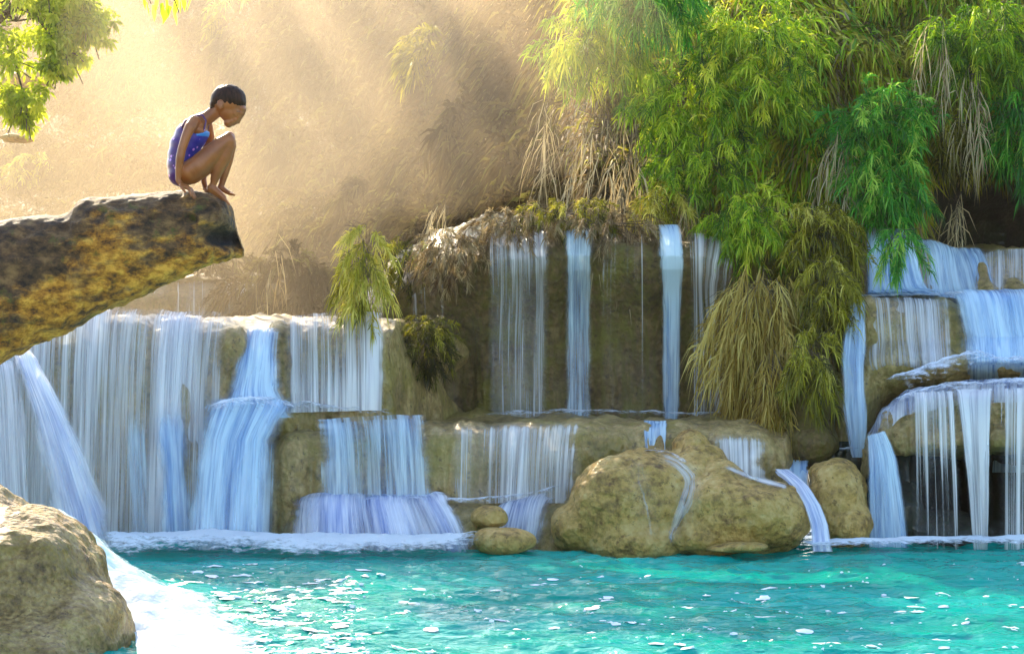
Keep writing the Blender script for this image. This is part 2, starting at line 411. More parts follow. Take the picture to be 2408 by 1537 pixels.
hp = np.stack(np.broadcast_arrays(X(u, Yh), Yh, Z(v, Yh)), -1)
hillside = mesh_np('hillside', hp, grid_faces(nu, nv), M['soil']); tag(hillside, kind='structure')
hillside.data.materials.append(M['shade_rock'])
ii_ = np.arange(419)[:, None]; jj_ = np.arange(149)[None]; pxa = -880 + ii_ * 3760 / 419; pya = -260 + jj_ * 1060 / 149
hillside.data.polygons.foreach_set('material_index', ((pxa > 2130) & (pya > 360)).astype(np.int32).ravel())  # shade of the right hand hollow painted on these faces

# ------------------------------------------------------------------ rock tiers
def prof(lip, Y0, dY, bot=1310):
    return [(757, 34), (756, 22), (lip - 4, Y0 + 0.95), (lip, Y0 + 0.4), (lip + 22, Y0 + 0.12), (min(lip + 120, 1040), Y0), (1090, Y0 - 0.06 - dY), (bot, Y0 - 0.14 - dY), (1420, Y0 - 0.2 - dY)]
A = Surf([(-700, prof(757, 18.2, 0)), (0, prof(758, 18.3, 0.05)), (260, prof(752, 18.4, 0.05)), (480, prof(764, 18.5, 0.05)), (560, prof(770, 18.55, 0)), (604, prof(800, 18.75, 0)),
          (650, prof(768, 18.85, 0)), (870, prof(757, 18.9, 0)), (930, prof(766, 19.1, 0)), (985, prof(850, 19.7, 0)), (1050, prof(930, 20.3, 0)), (1120, prof(985, 20.8, 0))], lin=True)
tA = surf_mesh('rock_ledge', A, -700, 1120, 620, 230, M['travertine'], disp=((1.3, 0.10, 3), (5, 0.035, 3)), seed=1, sx=(1, 1, 0.6))
tag(tA, 'wide upper left rock wall draped in water, with a green fringe at its right end', 'rock ledge', 'rock tiers of the falls')

B = Surf([(180, [(720, 44), (722, 37), (730, 36.4), (760, 36), (800, 36)]), (300, [(655, 44), (656, 37), (668, 36.4), (710, 36), (800, 36)]),
          (620, [(650, 44), (652, 37), (664, 36.4), (710, 36), (800, 36)]), (800, [(715, 44), (718, 37), (730, 36.4), (760, 36), (800, 36)])])
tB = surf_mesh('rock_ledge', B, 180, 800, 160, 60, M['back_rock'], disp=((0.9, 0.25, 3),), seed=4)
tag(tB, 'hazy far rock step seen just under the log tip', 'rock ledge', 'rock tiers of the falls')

def pc(lip, Y0):
    return [(lip - 60, Y0 + 1.6), (lip - 12, Y0 + 0.7), (lip, Y0 + 0.25), (lip + 25, Y0), (lip + 90, Y0 + 0.05), (lip + 200, Y0 + 0.32), (900, Y0 + 0.35), (1020, Y0 + 0.3)]
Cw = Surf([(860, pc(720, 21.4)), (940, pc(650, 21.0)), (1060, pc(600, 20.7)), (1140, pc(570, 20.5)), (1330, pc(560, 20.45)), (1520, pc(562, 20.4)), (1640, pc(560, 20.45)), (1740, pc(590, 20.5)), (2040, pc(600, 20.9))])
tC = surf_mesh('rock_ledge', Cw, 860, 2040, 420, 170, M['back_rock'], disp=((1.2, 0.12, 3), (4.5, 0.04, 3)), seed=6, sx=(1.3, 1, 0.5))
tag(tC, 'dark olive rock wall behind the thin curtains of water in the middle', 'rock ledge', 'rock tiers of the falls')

def pd(lip, Y0, back=20.9):
    return [(972, back + 0.3), (976, back), (lip - 7, Y0 + 0.62), (lip, Y0 + 0.30), (lip + 20, Y0 + 0.08), (lip + 65, Y0), (1160, Y0 - 0.03), (1320, Y0 - 0.1)]
D = Surf([(624, pd(1120, 19.5, 19.8)), (634, pd(1078, 18.62, 19.8)), (650, pd(1042, 18.38, 20)), (684, pd(1020, 18.32, 20)), (740, pd(1010, 18.36)), (900, pd(1000, 18.46)), (1150, pd(996, 18.5)), (1230, pd(994, 18.42)),
          (1420, pd(998, 18.40)), (1520, pd(1004, 18.52)), (1560, pd(1004, 18.5)), (1620, pd(1000, 18.42)), (1760, pd(1003, 18.45)), (1850, pd(1012, 18.6)), (1880, pd(1060, 19.3))])
tD = surf_mesh('rock_ledge', D, 624, 1880, 460, 170, M['travertine'], disp=((1.5, 0.07, 3), (6, 0.03, 3)), seed=9, sx=(1, 1, 0.8))
tag(tD, 'long tan middle rock tier with a smooth rounded lip above the boulders', 'rock ledge', 'rock tiers of the falls')

def pe(lip, Y0):
    return [(lip - 4, Y0 + 0.7), (lip, Y0 + 0.35), (lip + 10, Y0 + 0.16), (lip + 45, Y0), (1285, Y0 - 0.12), (1350, Y0 - 0.2)]
E = Surf([(655, pe(1240, 18.2)), (690, pe(1198, 18.05)), (760, pe(1188, 17.95)), (1000, pe(1190, 17.9)), (1110, pe(1186, 17.95)), (1180, pe(1192, 18.05)), (1300, pe(1170, 18.1)), (1370, pe(1145, 18.2))])
tE = surf_mesh('rock_ledge', E, 655, 1370, 280, 80, M['travertine'], disp=((2, 0.06, 3), (7, 0.025, 3)), seed=12)
tag(tE, 'low bottom rock step at the edge of the pool, left of the big boulders', 'rock ledge', 'rock tiers of the falls')

def pj(lip, d=0.0, c=1.6):
    return [(lip - 6, 23.5), (lip - 2, 21.6), (lip, 21.1), (lip + 30, 20.75), (690, 20.5), (707, 20.2), (711, 19.75), (722, 19.5), (800, 19.38 - d), (880, 19.25 - d), (1060, 19.15 + c), (1320, 19.0 + c)]
J = Surf([(1940, pj(620, -0.3, 0)), (1985, pj(560, 0, 0)), (2030, pj(545, 0, 0)), (2060, pj(550, 0, 0.8)), (2100, pj(556)), (2180, pj(570)), (2250, pj(590)), (2408, pj(583)), (2900, pj(560))])
tJ = surf_mesh('rock_ledge', J, 1940, 2900, 340, 190, M['travertine'], disp=((1.4, 0.09, 3), (5, 0.03, 3)), seed=15)
def paint_shade(o, nv, m_, v0, m2):
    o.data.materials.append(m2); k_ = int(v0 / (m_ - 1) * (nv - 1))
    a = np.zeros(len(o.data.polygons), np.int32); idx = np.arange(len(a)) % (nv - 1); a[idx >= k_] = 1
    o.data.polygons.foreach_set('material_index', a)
paint_shade(tJ, 190, J.m, 9.9, M['shade_rock'])  # cave shade painted on the lower faces
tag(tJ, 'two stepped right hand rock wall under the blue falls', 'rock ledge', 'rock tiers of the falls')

def pk(lip, Y0, cave):
    rec = 2.3 if cave else 0.10
    return [(lip - 12, Y0 + 1.0), (lip - 6, Y0 + 0.5), (lip, Y0 + 0.22), (lip + 25, Y0 + 0.04), (lip + 70, Y0), (1062 if cave else 1062, Y0 + 0.04), (1078, Y0 + rec), (1180, Y0 + rec), (1330, Y0 + rec * 0.8)]
Kk = Surf([(2028, pk(1075, 18.75, 0)), (2050, pk(1030, 18.55, 0)), (2085, pk(975, 18.45, 0)), (2140, pk(940, 18.35, 0)), (2165, pk(932, 18.3, 1)), (2270, pk(918, 18.25, 1)), (2290, pk(916, 18.25, 0)),
           (2322, pk(914, 18.25, 0)), (2340, pk(912, 18.25, 1)), (2480, pk(910, 18.25, 1)), (2600, pk(915, 18.3, 0)), (2900, pk(930, 18.4, 0))])
tK = surf_mesh('rock_ledge', Kk, 2028, 2900, 340, 170, M['travertine'], disp=((1.8, 0.05, 3), (7, 0.03, 3)), seed=18)
paint_shade(tK, 170, Kk.m, 5.4, M['shade_rock'])  # shade under the lip painted on the recessed faces
tag(tK, 'domed rock overhang at the lower right with dark hollows under its lip', 'rock ledge', 'rock tiers of the falls')

# ------------------------------------------------------------------ rounded rocks
def remeshed(name, parts, voxel, smooth_it=6, mat=None, parent=None, disp=None, seed=0, link=True):
    """parts: list of (centre, radii, rotation z/y) ellipsoids joined into one continuous surface"""
    bm = bmesh.new()
    for c, r, *rt in parts:
        res = bmesh.ops.create_icosphere(bm, subdivisions=4 if max(r) > 0.1 else 3 if max(r) > 0.022 else 2, radius=1)
        a = rt[0] if rt else 0
        ca, sa = math.cos(a), math.sin(a)
        for v_ in res['verts']:
            x, y, z = v_.co.x * r[0], v_.co.y * r[1], v_.co.z * r[2]
            v_.co = Vector((c[0] + x * ca - z * sa, c[1] + y, c[2] + x * sa + z * ca))
    me = bpy.data.meshes.new('tmp'); bm.to_mesh(me); bm.free()
    o = bpy.data.objects.new('tmp', me); C.objects.link(o)
    md = o.modifiers.new('r', 'REMESH'); md.mode = 'VOXEL'; md.voxel_size = voxel
    if smooth_it:
        sm = o.modifiers.new('s', 'SMOOTH'); sm.factor = 0.5; sm.iterations = smooth_it
    dg = bpy.context.evaluated_depsgraph_get(); ev = o.evaluated_get(dg)
    m2 = bpy.data.meshes.new_from_object(ev)
    bpy.data.objects.remove(o); bpy.data.meshes.remove(me)
    nvv = len(m2.vertices); co = np.empty(nvv * 3, np.float32); m2.vertices.foreach_get('co', co); co = co.reshape(-1, 3)
    if disp:
        nn = np.empty(nvv * 3, np.float32); m2.vertices.foreach_get('normal', nn); nn = nn.reshape(-1, 3)
        d = 0
        for (f, a, oc, *s3) in disp: d = d + a * fbm(co, f, oc, seed, s3[0] if s3 else (1, 1, 1))
        co = co + nn * d[:, None]
    if parent is not None: co = co - np.array(parent.location)
    m2.vertices.foreach_set('co', co.astype(np.float32).ravel())
    m2.polygons.foreach_set('use_smooth', np.ones(len(m2.polygons), bool))
    m2.materials.clear()
    if mat: m2.materials.append(mat)
    m2.name = name; m2.update()
    ob = bpy.data.objects.new(name, m2); C.objects.link(ob)
    if parent is not None: ob.parent = parent
    return ob
def el_(px, py, Y, rpx, rpy, rY, rot=0): return (P(px, py, Y), (rpx * K * Y, rY, rpy * K * Y), rot)
RD = ((1.6, 0.07, 3), (5.5, 0.035, 3), (15, 0.022, 4))
tag(remeshed('boulder', [el_(1500, 1185, 18.0, 152, 118, 0.46), el_(1440, 1185, 17.95, 100, 112, 0.42), el_(1590, 1190, 18.1, 120, 110, 0.45), el_(1640, 1130, 18.3, 90, 85, 0.4, -0.5), el_(1530, 1120, 18.25, 110, 62, 0.35), el_(1350, 1240, 18.0, 60, 60, 0.3), el_(1500, 1270, 17.9, 140, 60, 0.4)],
    0.022, 40, M['boulder'], disp=RD, seed=21), 'big round mossy tan boulder with a trickle running off its right flank', 'boulder', 'boulders along the pool edge')
tag(remeshed('boulder', [el_(1745, 1212, 17.83, 158, 82, 0.44, -0.08), el_(1700, 1195, 17.85, 115, 80, 0.42, -0.15), el_(1800, 1215, 17.85, 108, 80, 0.42, -0.1), el_(1690, 1140, 18.1, 70, 55, 0.35, -0.5), el_(1640, 1265, 17.75, 80, 40, 0.3)],
    0.022, 40, M['boulder'], disp=RD, seed=24), 'smooth sand coloured boulder that slopes down towards the short curved cascade', 'boulder', 'boulders along the pool edge')
tag(remeshed('boulder', [el_(1625, 1060, 18.45, 50, 55, 0.28, 0.4), el_(1660, 1090, 18.4, 60, 45, 0.25, -0.6)], 0.03, 26, M['boulder'], disp=RD, seed=27),
    'yellow green saddle of wet rock wedged between the tan lip and the big boulders', 'boulder', 'boulders along the pool edge')
tag(remeshed('boulder', [el_(1970, 1170, 18.3, 72, 92, 0.4), el_(1985, 1230, 18.2, 75, 70, 0.4), el_(1960, 1110, 18.35, 62, 34, 0.35)], 0.03, 6, M['boulder'], disp=RD, seed=30),
    'blocky brown boulder right of the short curved cascade', 'boulder', 'boulders along the pool edge')
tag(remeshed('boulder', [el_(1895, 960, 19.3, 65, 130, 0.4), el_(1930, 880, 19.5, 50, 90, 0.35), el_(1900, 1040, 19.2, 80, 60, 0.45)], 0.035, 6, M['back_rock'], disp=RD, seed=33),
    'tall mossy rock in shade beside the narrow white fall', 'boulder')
tag(remeshed('stone', [el_(1190, 1272, 17.55, 75, 32, 0.22), el_(1160, 1262, 17.6, 45, 22, 0.2)], 0.02, 6, M['boulder'], disp=((3, 0.03, 3),), seed=36),
    'low smooth pinkish stone with foam lapping round it', 'stone')
tag(remeshed('stone', [el_(1750, 1285, 17.35, 60, 14, 0.16), el_(1700, 1290, 17.4, 45, 12, 0.15)], 0.015, 4, M['boulder'], disp=((5, 0.03, 3),), seed=39),
    'flat pale stone at the waterline in front of the sand coloured boulder', 'stone')
tag(remeshed('stone', [el_(1150, 1215, 17.85, 45, 28, 0.2)], 0.02, 6, M['boulder'], disp=((4, 0.04, 3),), seed=42),
    'wet brown rock poking out of the bottom cascade', 'stone')
tag(remeshed('boulder', [el_(2210, 1245, 18.6, 120, 42, 0.4), el_(2110, 1200, 18.55, 60, 80, 0.3), el_(2390, 1255, 18.7, 100, 30, 0.4)], 0.035, 6, M['shade_rock'], disp=RD, seed=45),
    'low wet mound of rock at the back of the dark hollows', 'boulder')

# foreground boulder
tag(remeshed('boulder', [el_(60, 1420, 12.9, 210, 245, 0.85), el_(190, 1500, 12.6, 125, 150, 0.6), el_(-120, 1350, 13.2, 260, 240, 0.9), el_(0, 1560, 12.4, 280, 160, 0.8)], 0.03, 8, M['fore_rock'], disp=((1.4, 0.10, 3), (5, 0.04, 3), (14, 0.018, 3)), seed=48),
    'big rough golden brown boulder in the bottom left corner', 'boulder')
# bank at the left outside the picture that carries the log and the boulder
tag(remeshed('rock_bank', [((-5.6, 12.6, 0.6), (2.2, 1.6, 2.0)), ((-5.0, 14.2, 0.2), (1.8, 1.5, 1.5))], 0.08, 6, M['fore_rock'], disp=((0.8, 0.2, 3),), seed=50),
    'rocky bank carrying the root end of the log', 'rock bank')

# ------------------------------------------------------------------ pool
pm, n = newmat('pool_water')
g = N(n, 'ShaderNodeNewGeometry').outputs['Position']
c = ramp(n, noise(n, 0.5, 3, 0.5, sc3=(1, 1.6, 1)), [(0.35, (0.0, 0.25, 0.18)), (0.65, (0.0, 0.34, 0.28))])
sep = N(n, 'ShaderNodeSeparateXYZ'); n.links.new(g, sep.inputs[0])
pb = N(n, 'ShaderNodeBsdfPrincipled', i_Roughness=0.06, i_IOR=1.33); pb.inputs['Specular IOR Level'].default_value = 0.22
n.links.new(c, pb.inputs['Base Color'])
b1 = N(n, 'ShaderNodeBump', i_Strength=0.55, i_Distance=0.05)
n.links.new(math_(n, 'ADD', noise(n, 7, 5, 0.6, sc3=(0.55, 1, 1)), math_(n, 'MULTIPLY', noise(n, 24, 3, 0.5, sc3=(0.6, 1, 1)), 0.35)), b1.inputs['Height'])
n.links.new(b1.outputs[0], pb.inputs['Normal'])
o = n.nodes.new('ShaderNodeOutputMaterial'); n.links.new(pb.outputs[0], o.inputs[0])
nu, nv = 520, 420
gx = np.linspace(-7.5, 7.5, nu)[:, None]; gy = np.linspace(10.0, 19.6, nv)[None, :]
wp = np.stack(np.broadcast_arrays(gx, gy, 0 * gx * gy), -1)
wp[..., 2] = 0.035 * fbm(wp, 1.6, 2, 3, (0.7, 1, 1)) + 0.045 * (1 - np.abs(fbm(wp, 3.6, 4, 8, (0.5, 1, 1)))) ** 4 - 0.02
vx = [wp.reshape(-1, 3)]
pool = mesh_np('pool', wp, grid_faces(nu, nv), pm); tag(pool, kind='structure')
# rocky bank on the photographer's side, below the frame
gx = np.linspace(-16, 16, 120)[:, None]; gy = np.linspace(-8, 10.6, 90)[None, :]
wp2 = np.stack(np.broadcast_arrays(gx, gy, 0.12 - 0.25 * sstep(9.8, 10.6, gy) + 0 * gx), -1); wp2[..., 2] += 0.1 * fbm(wp2, 1.2, 3, 4)
tag(mesh_np('ground', wp2, grid_faces(120, 90), M['fore_rock']), kind='structure')

# ------------------------------------------------------------------ falling water
def sheet(s, left, right, v0, v1, cov, mat, layers=2, off=0.05, nu=50, nv=70, amp=0.035, fade=0.14, seed=0, top=0.06, bot=0.0, push=0.0, blobs=()):
    """curtain of water hugging (or leaping from) a rock face; left/right: [(v, px), ...]"""
    V, F, UV, CV = [], [], [], []; base = 0
    lv = np.array(left, float); rv = np.array(right, float)
    for L in range(layers):
        uu = np.linspace(0, 1, nu)[:, None]; vv = np.linspace(v0, v1, nv)[None, :]
        l = np.interp(vv, lv[:, 0], lv[:, 1]); r = np.interp(vv, rv[:, 0], rv[:, 1])
        px = l + (r - l) * uu
        p = s.at(px, vv + 0 * uu)
        t = (vv - v0) / (v1 - v0) + 0 * uu
        w_m = float(np.mean(r - l)) * K * 18.5
        dist = off * (0.55 + L * 0.28) + push * np.sin(np.clip(t, 0, 1) * math.pi * 0.55)
        q = np.stack(np.broadcast_arrays(uu * w_m * 7, t * 0.8, 0 * t + L * 4.4 + seed), -1)
        dist = dist + amp * fbm(q, 1.0, 3, seed) * sstep(0, 0.12, t)
        nn = gnormal(p); nn[..., 1] = -np.abs(nn[..., 1]); nn[..., 2] = np.abs(nn[..., 2]) * 0.6
        nn /= np.linalg.norm(nn, axis=-1, keepdims=True)
        p = p + nn * dist[..., None]
        seg = np.linalg.norm(np.diff(p, axis=1), axis=-1); arc = np.concatenate([np.zeros((nu, 1)), np.cumsum(seg, 1)], 1)
        arc = np.broadcast_to(arc.mean(0, keepdims=True), arc.shape)
        UV.append(np.stack([uu * w_m + 0 * t + L * 13.7 + seed * 3.1, arc + L * 3.3 + seed], -1).reshape(-1, 2))
        cv = cov(uu, t) if callable(cov) else cov + 0 * t
        cv = cv - 0.04 + 0 * t + 0.42 * fbm(np.stack([uu * w_m * 2.2 + 0 * t, t * 0.9 + 0 * uu, 0 * t + 0 * uu + seed * 3.3 + L], -1), 1, 3, seed) 
        for (bu, bt, ru, rt, a) in blobs: cv = cv + a * np.exp(-((uu - bu) / ru) ** 2 - ((t - bt) / rt) ** 2)
        wob = 0.5 * fade * fbm(np.stack(np.broadcast_arrays(t * 5, 0 * t + seed, 0 * uu + L), -1), 1, 3, seed)
        ef = sstep(0, fade, uu + wob) * sstep(0, fade, 1 - uu + wob)
        ef = ef * (sstep(0, top, t) if top > 0 else 1) * (sstep(0, bot, 1 - t) if bot > 0 else 1)
        cv = (np.clip(cv, 0, 1.3) - (0.0 if L == 0 else 0.06)) * (0.25 + 0.75 * ef) - (1 - ef) * 0.45
        CV.append(np.clip(cv, 0, 1.4).ravel())
        V.append(p.reshape(-1, 3)); F.append(grid_faces(nu, nv, base)); base += nu * nv
    return mesh_np('waterfall', np.concatenate(V), np.concatenate(F), mat, attrs={'cov': np.concatenate(CV)}, uv=np.concatenate(UV))
def fall(label, *a, **k):
    o = sheet(*a, **k); o.name = 'waterfall'; return tag(o, label, 'waterfall', 'curtains of falling water')
WT, WF, WB, WW = M['fall_thread'], M['fall_fine'], M['fall_blue'], M['fall_white']
# upper left wall
fall('broad pale veil of thin streaks pouring over the left rock wall under the log', A, [(0, -400), (9, -420)], [(0, 560), (3, 560), (8, 520)], 2.6, 7.6, lambda u, t: 0.58 + 0.10 * np.sin(u * 23) + 0.05 * np.sin(u * 61 + 1) + 0.12 * np.exp(-((t - 1) / 0.2) ** 2), WF, nu=150, nv=90, seed=1, layers=3, fade=0.05, off=0.09, amp=0.06,
     blobs=((0.86, 0.3, 0.05, 0.5, 0.2), (0.93, 0.2, 0.02, 0.5, -0.2), (0.6, 0.35, 0.06, 0.5, -0.12)))
fall('tall blue white column leaping out below the middle of the left wall', A, [(5.1, 352), (5.5, 345), (7.2, 372)], [(5.1, 445), (5.5, 460), (7.2, 478)], 5.15, 7.2, 0.84, WB, seed=2, push=0.12, off=0.12, nu=40, fade=0.35, top=0.3)
fall('short thin blue column left of the tall column', A, [(5, 285), (7.2, 300)], [(5, 345), (7.2, 370)], 5.2, 7.2, lambda u, t: 0.74 - 0.3 * t, WB, seed=3, top=0.3, fade=0.3, push=0.05, off=0.1, nu=30)
A2 = Surf([(440, [(786, 18.95), (796, 18.8), (850, 18.55), (920, 18.45), (985, 18.3)]), (740, [(786, 18.95), (796, 18.85), (850, 18.62), (920, 18.5), (985, 18.4)])])
fall('fan of bright blue water bursting through the notch in the left wall', A2, [(0, 560), (1, 556), (2, 545), (3, 520), (4, 485)], [(0, 680), (1, 672), (2, 668), (3, 676), (4, 720)], 0.3, 4, lambda u, t: 0.72 + 0.26 * t, WB, seed=4, off=0.06, nu=60, layers=3, fade=0.3, amp=0.05)
A3 = Surf([(420, [(955, 18.5), (975, 18.25), (1040, 18.1), (1150, 18.0), (1300, 17.9)]), (740, [(955, 18.6), (975, 18.35), (1040, 18.2), (1150, 18.08), (1300, 17.98)])])
fall('widest white blue cascade dropping into the pool below the notch', A3, [(0, 470), (1, 455), (2, 435), (4, 405)], [(0, 740), (1, 715), (2, 672), (4, 668)], 0.2, 4, lambda u, t: 0.95 - 0.26 * t, WB, seed=5, off=0.08, nu=90, layers=4, fade=0.30, top=0.2, amp=0.07)
fall('lacy veil of thin threads left of the hanging green ferns', A, [(0, 655), (9, 665)], [(0, 900), (9, 905)], 2.6, 5.45, lambda u, t: 0.44 + 0.22 * np.exp(-((u - 0.88) / 0.08) ** 2) + 0.25 * np.exp(-((t - 1) / 0.15) ** 2), WF, nu=90, seed=6, layers=2, fade=0.12, off=0.10)
# the strong jet at the far left
G = Surf([(-60, [(850, 18.2), (880, 17.9), (960, 17.75), (1080, 17.6), (1200, 17.5), (1300, 17.4)]), (400, [(850, 18.2), (880, 17.95), (960, 17.75), (1080, 17.6), (1200, 17.5), (1300, 17.4)])])
fall('strong white jet sweeping down to the right at the left edge', G, [(0, 20), (1, 35), (2, 62), (3, 80), (4, 92), (5, 100)], [(0, 60), (1, 110), (2, 165), (3, 232), (4, 290), (5, 330)], 0.1, 5, lambda u, t: 0.92 - 0.18 * t + 0.35 * np.exp(-((u - 0.8) / 0.25) ** 2) * (1 - t), WW, nu=80, nv=90, seed=7, layers=3, fade=0.36, off=0.12, amp=0.05)
fall('grey veil of water left of the strong jet', G, [(0, -90), (5, -90)], [(0, 45), (2, 70), (5, 95)], 0.1, 4.9, lambda u, t: 0.66, WF, nu=50, seed=8, layers=2)
# hazy far fall
fall('faint grey water veil on the far rock step under the log tip', B, [(0, 290), (9, 290)], [(0, 640), (9, 640)], 1.8, 3.9, lambda u, t: 0.52 + 0.12 * np.sin(u * 17), WF, nu=60, seed=9, layers=1, amp=0.1)
# middle curtains
fall('wide thin curtain of drips at the left of the dark middle wall', Cw, [(0, 1140), (9, 1140)], [(0, 1300), (9, 1300)], 2.1, 6.7, lambda u, t: 0.55 - 0.14 * t, WF, nu=70, nv=90, seed=10, top=0.16, off=0.14, push=0.1, amp=0.02)
fall('bright bluish curtain in the centre of the dark middle wall', Cw, [(0, 1318), (9, 1322)], [(0, 1408), (9, 1400)], 2.1, 6.7, lambda u, t: 0.80 - 0.08 * t, WB, nu=50, nv=90, seed=11, fade=0.3, top=0.14, off=0.16, push=0.1, amp=0.02)
fall('narrow blue fall at the right of the dark middle wall', Cw, [(0, 1532), (9, 1545)], [(0, 1612), (4, 1600), (9, 1580)], 1.9, 6.7, lambda u, t: 1.0 - 0.26 * t, WB, nu=36, nv=90, fade=0.3, top=0.1, seed=12, off=0.16, push=0.12, amp=0.02)
fall('sparse water threads between the two brighter middle curtains', Cw, [(0, 1410), (9, 1410)], [(0, 1530), (9, 1530)], 2.1, 6.7, 0.46, WT, nu=50, nv=80, seed=13, off=0.12, push=0.1, layers=1)
fall('few hanging threads of water right of the narrow blue fall', Cw, [(0, 1600), (9, 1610)], [(0, 1730), (9, 1730)], 2.1, 6.7, 0.38, WT, nu=50, nv=80, seed=14, off=0.12, push=0.1, layers=1)
fall('barely wet threads left of all the middle curtains', Cw, [(0, 950), (9, 960)], [(0, 1140), (9, 1140)], 3.4, 6.7, 0.42, WT, nu=50, nv=80, seed=15, off=0.1, layers=1)
# middle tier
fall('dense blue curtain off the left half of the middle tier', D, [(2, 725), (9, 732)], [(2, 1020), (9, 1060)], 3.1, 6.15, lambda u, t: 0.68 + 0.14 * np.sin(u * 9 + 1), WB, nu=110, nv=60, seed=16, layers=2, fade=0.16, off=0.12)
fall('pale thin curtain left of the big mossy boulder', D, [(2, 1045), (9, 1040)], [(2, 1390), (9, 1350)], 3.6, 6.15, lambda u, t: 0.63 + 0.12 * np.sin(u * 12 + 2), WF, nu=110, nv=60, seed=17, layers=2, fade=0.12, top=0.25, off=0.12)
fall('short narrow spill over the tan lip onto the boulder', D, [(2, 1505), (9, 1515)], [(2, 1575), (9, 1565)], 2.2, 4.9, 0.95, WB, nu=30, nv=40, seed=18, layers=2)
fall('faint lilac curtain at the right end of the middle tier', D, [(2, 1650), (9, 1680)], [(2, 1800), (9, 1800)], 4.0, 6.0, 0.60, WF, nu=60, nv=40, seed=19, layers=2, top=0.3, fade=0.3, off=0.12)
# lowest step
fall('row of frothy splayed spills along the bottom step', E, [(0, 690), (2, 685), (4.4, 668)], [(0, 1060), (2, 1075), (4.4, 1140)], 0.3, 4.3, lambda u, t: 0.98 - 0.32 * t + 0.18 * np.sin(u * 21 + 2), WW, nu=110, nv=50, seed=20, layers=3, fade=0.12, off=0.09, amp=0.04)
fall('slanting frothy spill against the left side of the big mossy boulder', E, [(0, 1180), (2, 1130), (4.4, 1090)], [(0, 1350), (2, 1320), (4.4, 1290)], 0.1, 3.9, lambda u, t: 0.82 - 0.2 * t, WW, nu=60, nv=40, seed=21, layers=2, fade=0.3, amp=0.04)
# right of the boulders: curved cascade
H = Surf([(1800, [(1112, 18.5), (1122, 18.1), (1150, 17.8), (1190, 17.65), (1235, 17.55), (1300, 17.5)]), (2000, [(1112, 18.5), (1122, 18.1), (1150, 17.8), (1190, 17.65), (1235, 17.55), (1300, 17.5)])])
fall('short curved white cascade arching off the sand coloured boulder', H, [(0, 1815), (1, 1825), (2, 1858), (3, 1885), (4, 1900), (5, 1905)], [(0, 1850), (1, 1870), (2, 1905), (3, 1932), (4, 1950), (5, 1962)], 0.2, 4.9, 1.05, WW, nu=40, nv=60, seed=22, layers=2, fade=0.15, amp=0.03)
H2 = Surf([(1820, [(1090, 18.9), (1100, 18.75), (1125, 18.62), (1175, 18.58)]), (1920, [(1090, 18.9), (1100, 18.75), (1125, 18.62), (1175, 18.58)])])
fall('small blue spill above the curved cascade', H2, [(0, 1838), (3, 1850)], [(0, 1905), (3, 1900)], 0.2, 3, 0.92, WB, nu=30, nv=30, seed=23, layers=2)
# right hand falls
fall('steep blue fall at the top right streaming left to right under the sprig', J, [(1, 2010), (3, 2030), (6, 2030)], [(1, 2110), (3, 2150), (6, 2260)], 2.0, 5.4, 0.95, WB, nu=60, nv=60, seed=24, layers=3, off=0.08, fade=0.1)
fall('fanning teal fall in front of the dark hollow', J, [(1, 2125), (3, 2150), (6, 2180)], [(1, 2290), (3, 2330), (6, 2400)], 2.0, 5.4, lambda u, t: 0.74 + 0.1 * (1 - u), WB, nu=70, nv=60, seed=25, layers=2, fade=0.1)
fall('dim thin veil below the brown lip at the upper right edge', J, [(1, 2290), (6, 2290)], [(1, 2600), (6, 2600)], 2.4, 5.4, 0.60, WF, nu=60, nv=60, seed=26, layers=2)
fall('bright broad fall over the second right hand step', J, [(6, 2200), (8, 2240), (10, 2250)], [(6, 2700), (10, 2700)], 6.0, 10.2, lambda u, t: 0.90 + 0.1 * u, WB, nu=90, nv=60, seed=27, layers=3, fade=0.12, off=0.1)
fall('grey lace of water on the left of the second right hand step', J, [(6, 2010), (10, 2040)], [(6, 2240), (10, 2260)], 6.3, 10.0, lambda u, t: 0.56, WF, nu=60, nv=60, seed=28, layers=2)
J2 = Surf([(1940, [(716, 19.6), (740, 19.3), (850, 19.0), (960, 18.95), (1075, 18.9)]), (2080, [(716, 19.6), (740, 19.3), (850, 19.1), (960, 19.0), (1075, 18.95)])])
fall('narrow bright fall in the cleft beside the tall mossy rock', J2, [(0, 1998), (1, 1988), (2, 1966), (3, 1975), (4, 1996)], [(0, 2040), (1, 2040), (2, 2036), (3, 2038), (4, 2036)], 0.1, 4, lambda u, t: 0.86, WB, nu=40, nv=90, seed=29, layers=3, off=0.05, fade=0.2, amp=0.02)
fall('white froth sliding over the domed overhang', Kk, [(0, 2050), (2, 2035), (4, 2032)], [(0, 2800), (4, 2800)], 0.2, 3.3, lambda u, t: 0.98 - 0.45 * t, WW, nu=130, nv=40, seed=30, layers=2, fade=0.03)
fall('thick strand of water falling past the middle of the dark hollows', J, [(8, 2250), (12, 2285)], [(8, 2340), (12, 2325)], 9.4, 9.5, 0.0, WF, nu=4, nv=4, seed=31, layers=1) if False else None
Q = Surf([(2020, [(925, 18.35), (950, 18.15), (1050, 18.08), (1150, 18.05), (1300, 18.0)]), (2600, [(915, 18.2), (940, 18.05), (1050, 18.0), (1150, 17.98), (1300, 17.96)])])
fall('thick bundle of strands falling past the middle of the dark hollows', Q, [(0, 2235), (1, 2245), (4, 2285)], [(0, 2345), (1, 2335), (4, 2325)], 0.1, 3.9, lambda u, t: 0.90 - 0.22 * t, WF, nu=50, nv=80, seed=32, layers=2, off=0.04, amp=0.02)
fall('thin beaded strands over the left dark hollow', Q, [(0, 2130), (4, 2135)], [(0, 2250), (4, 2270)], 0.2, 3.9, lambda u, t: 0.56 - 0.18 * t, WT, nu=60, nv=80, seed=33, layers=2, off=0.04, amp=0.02)
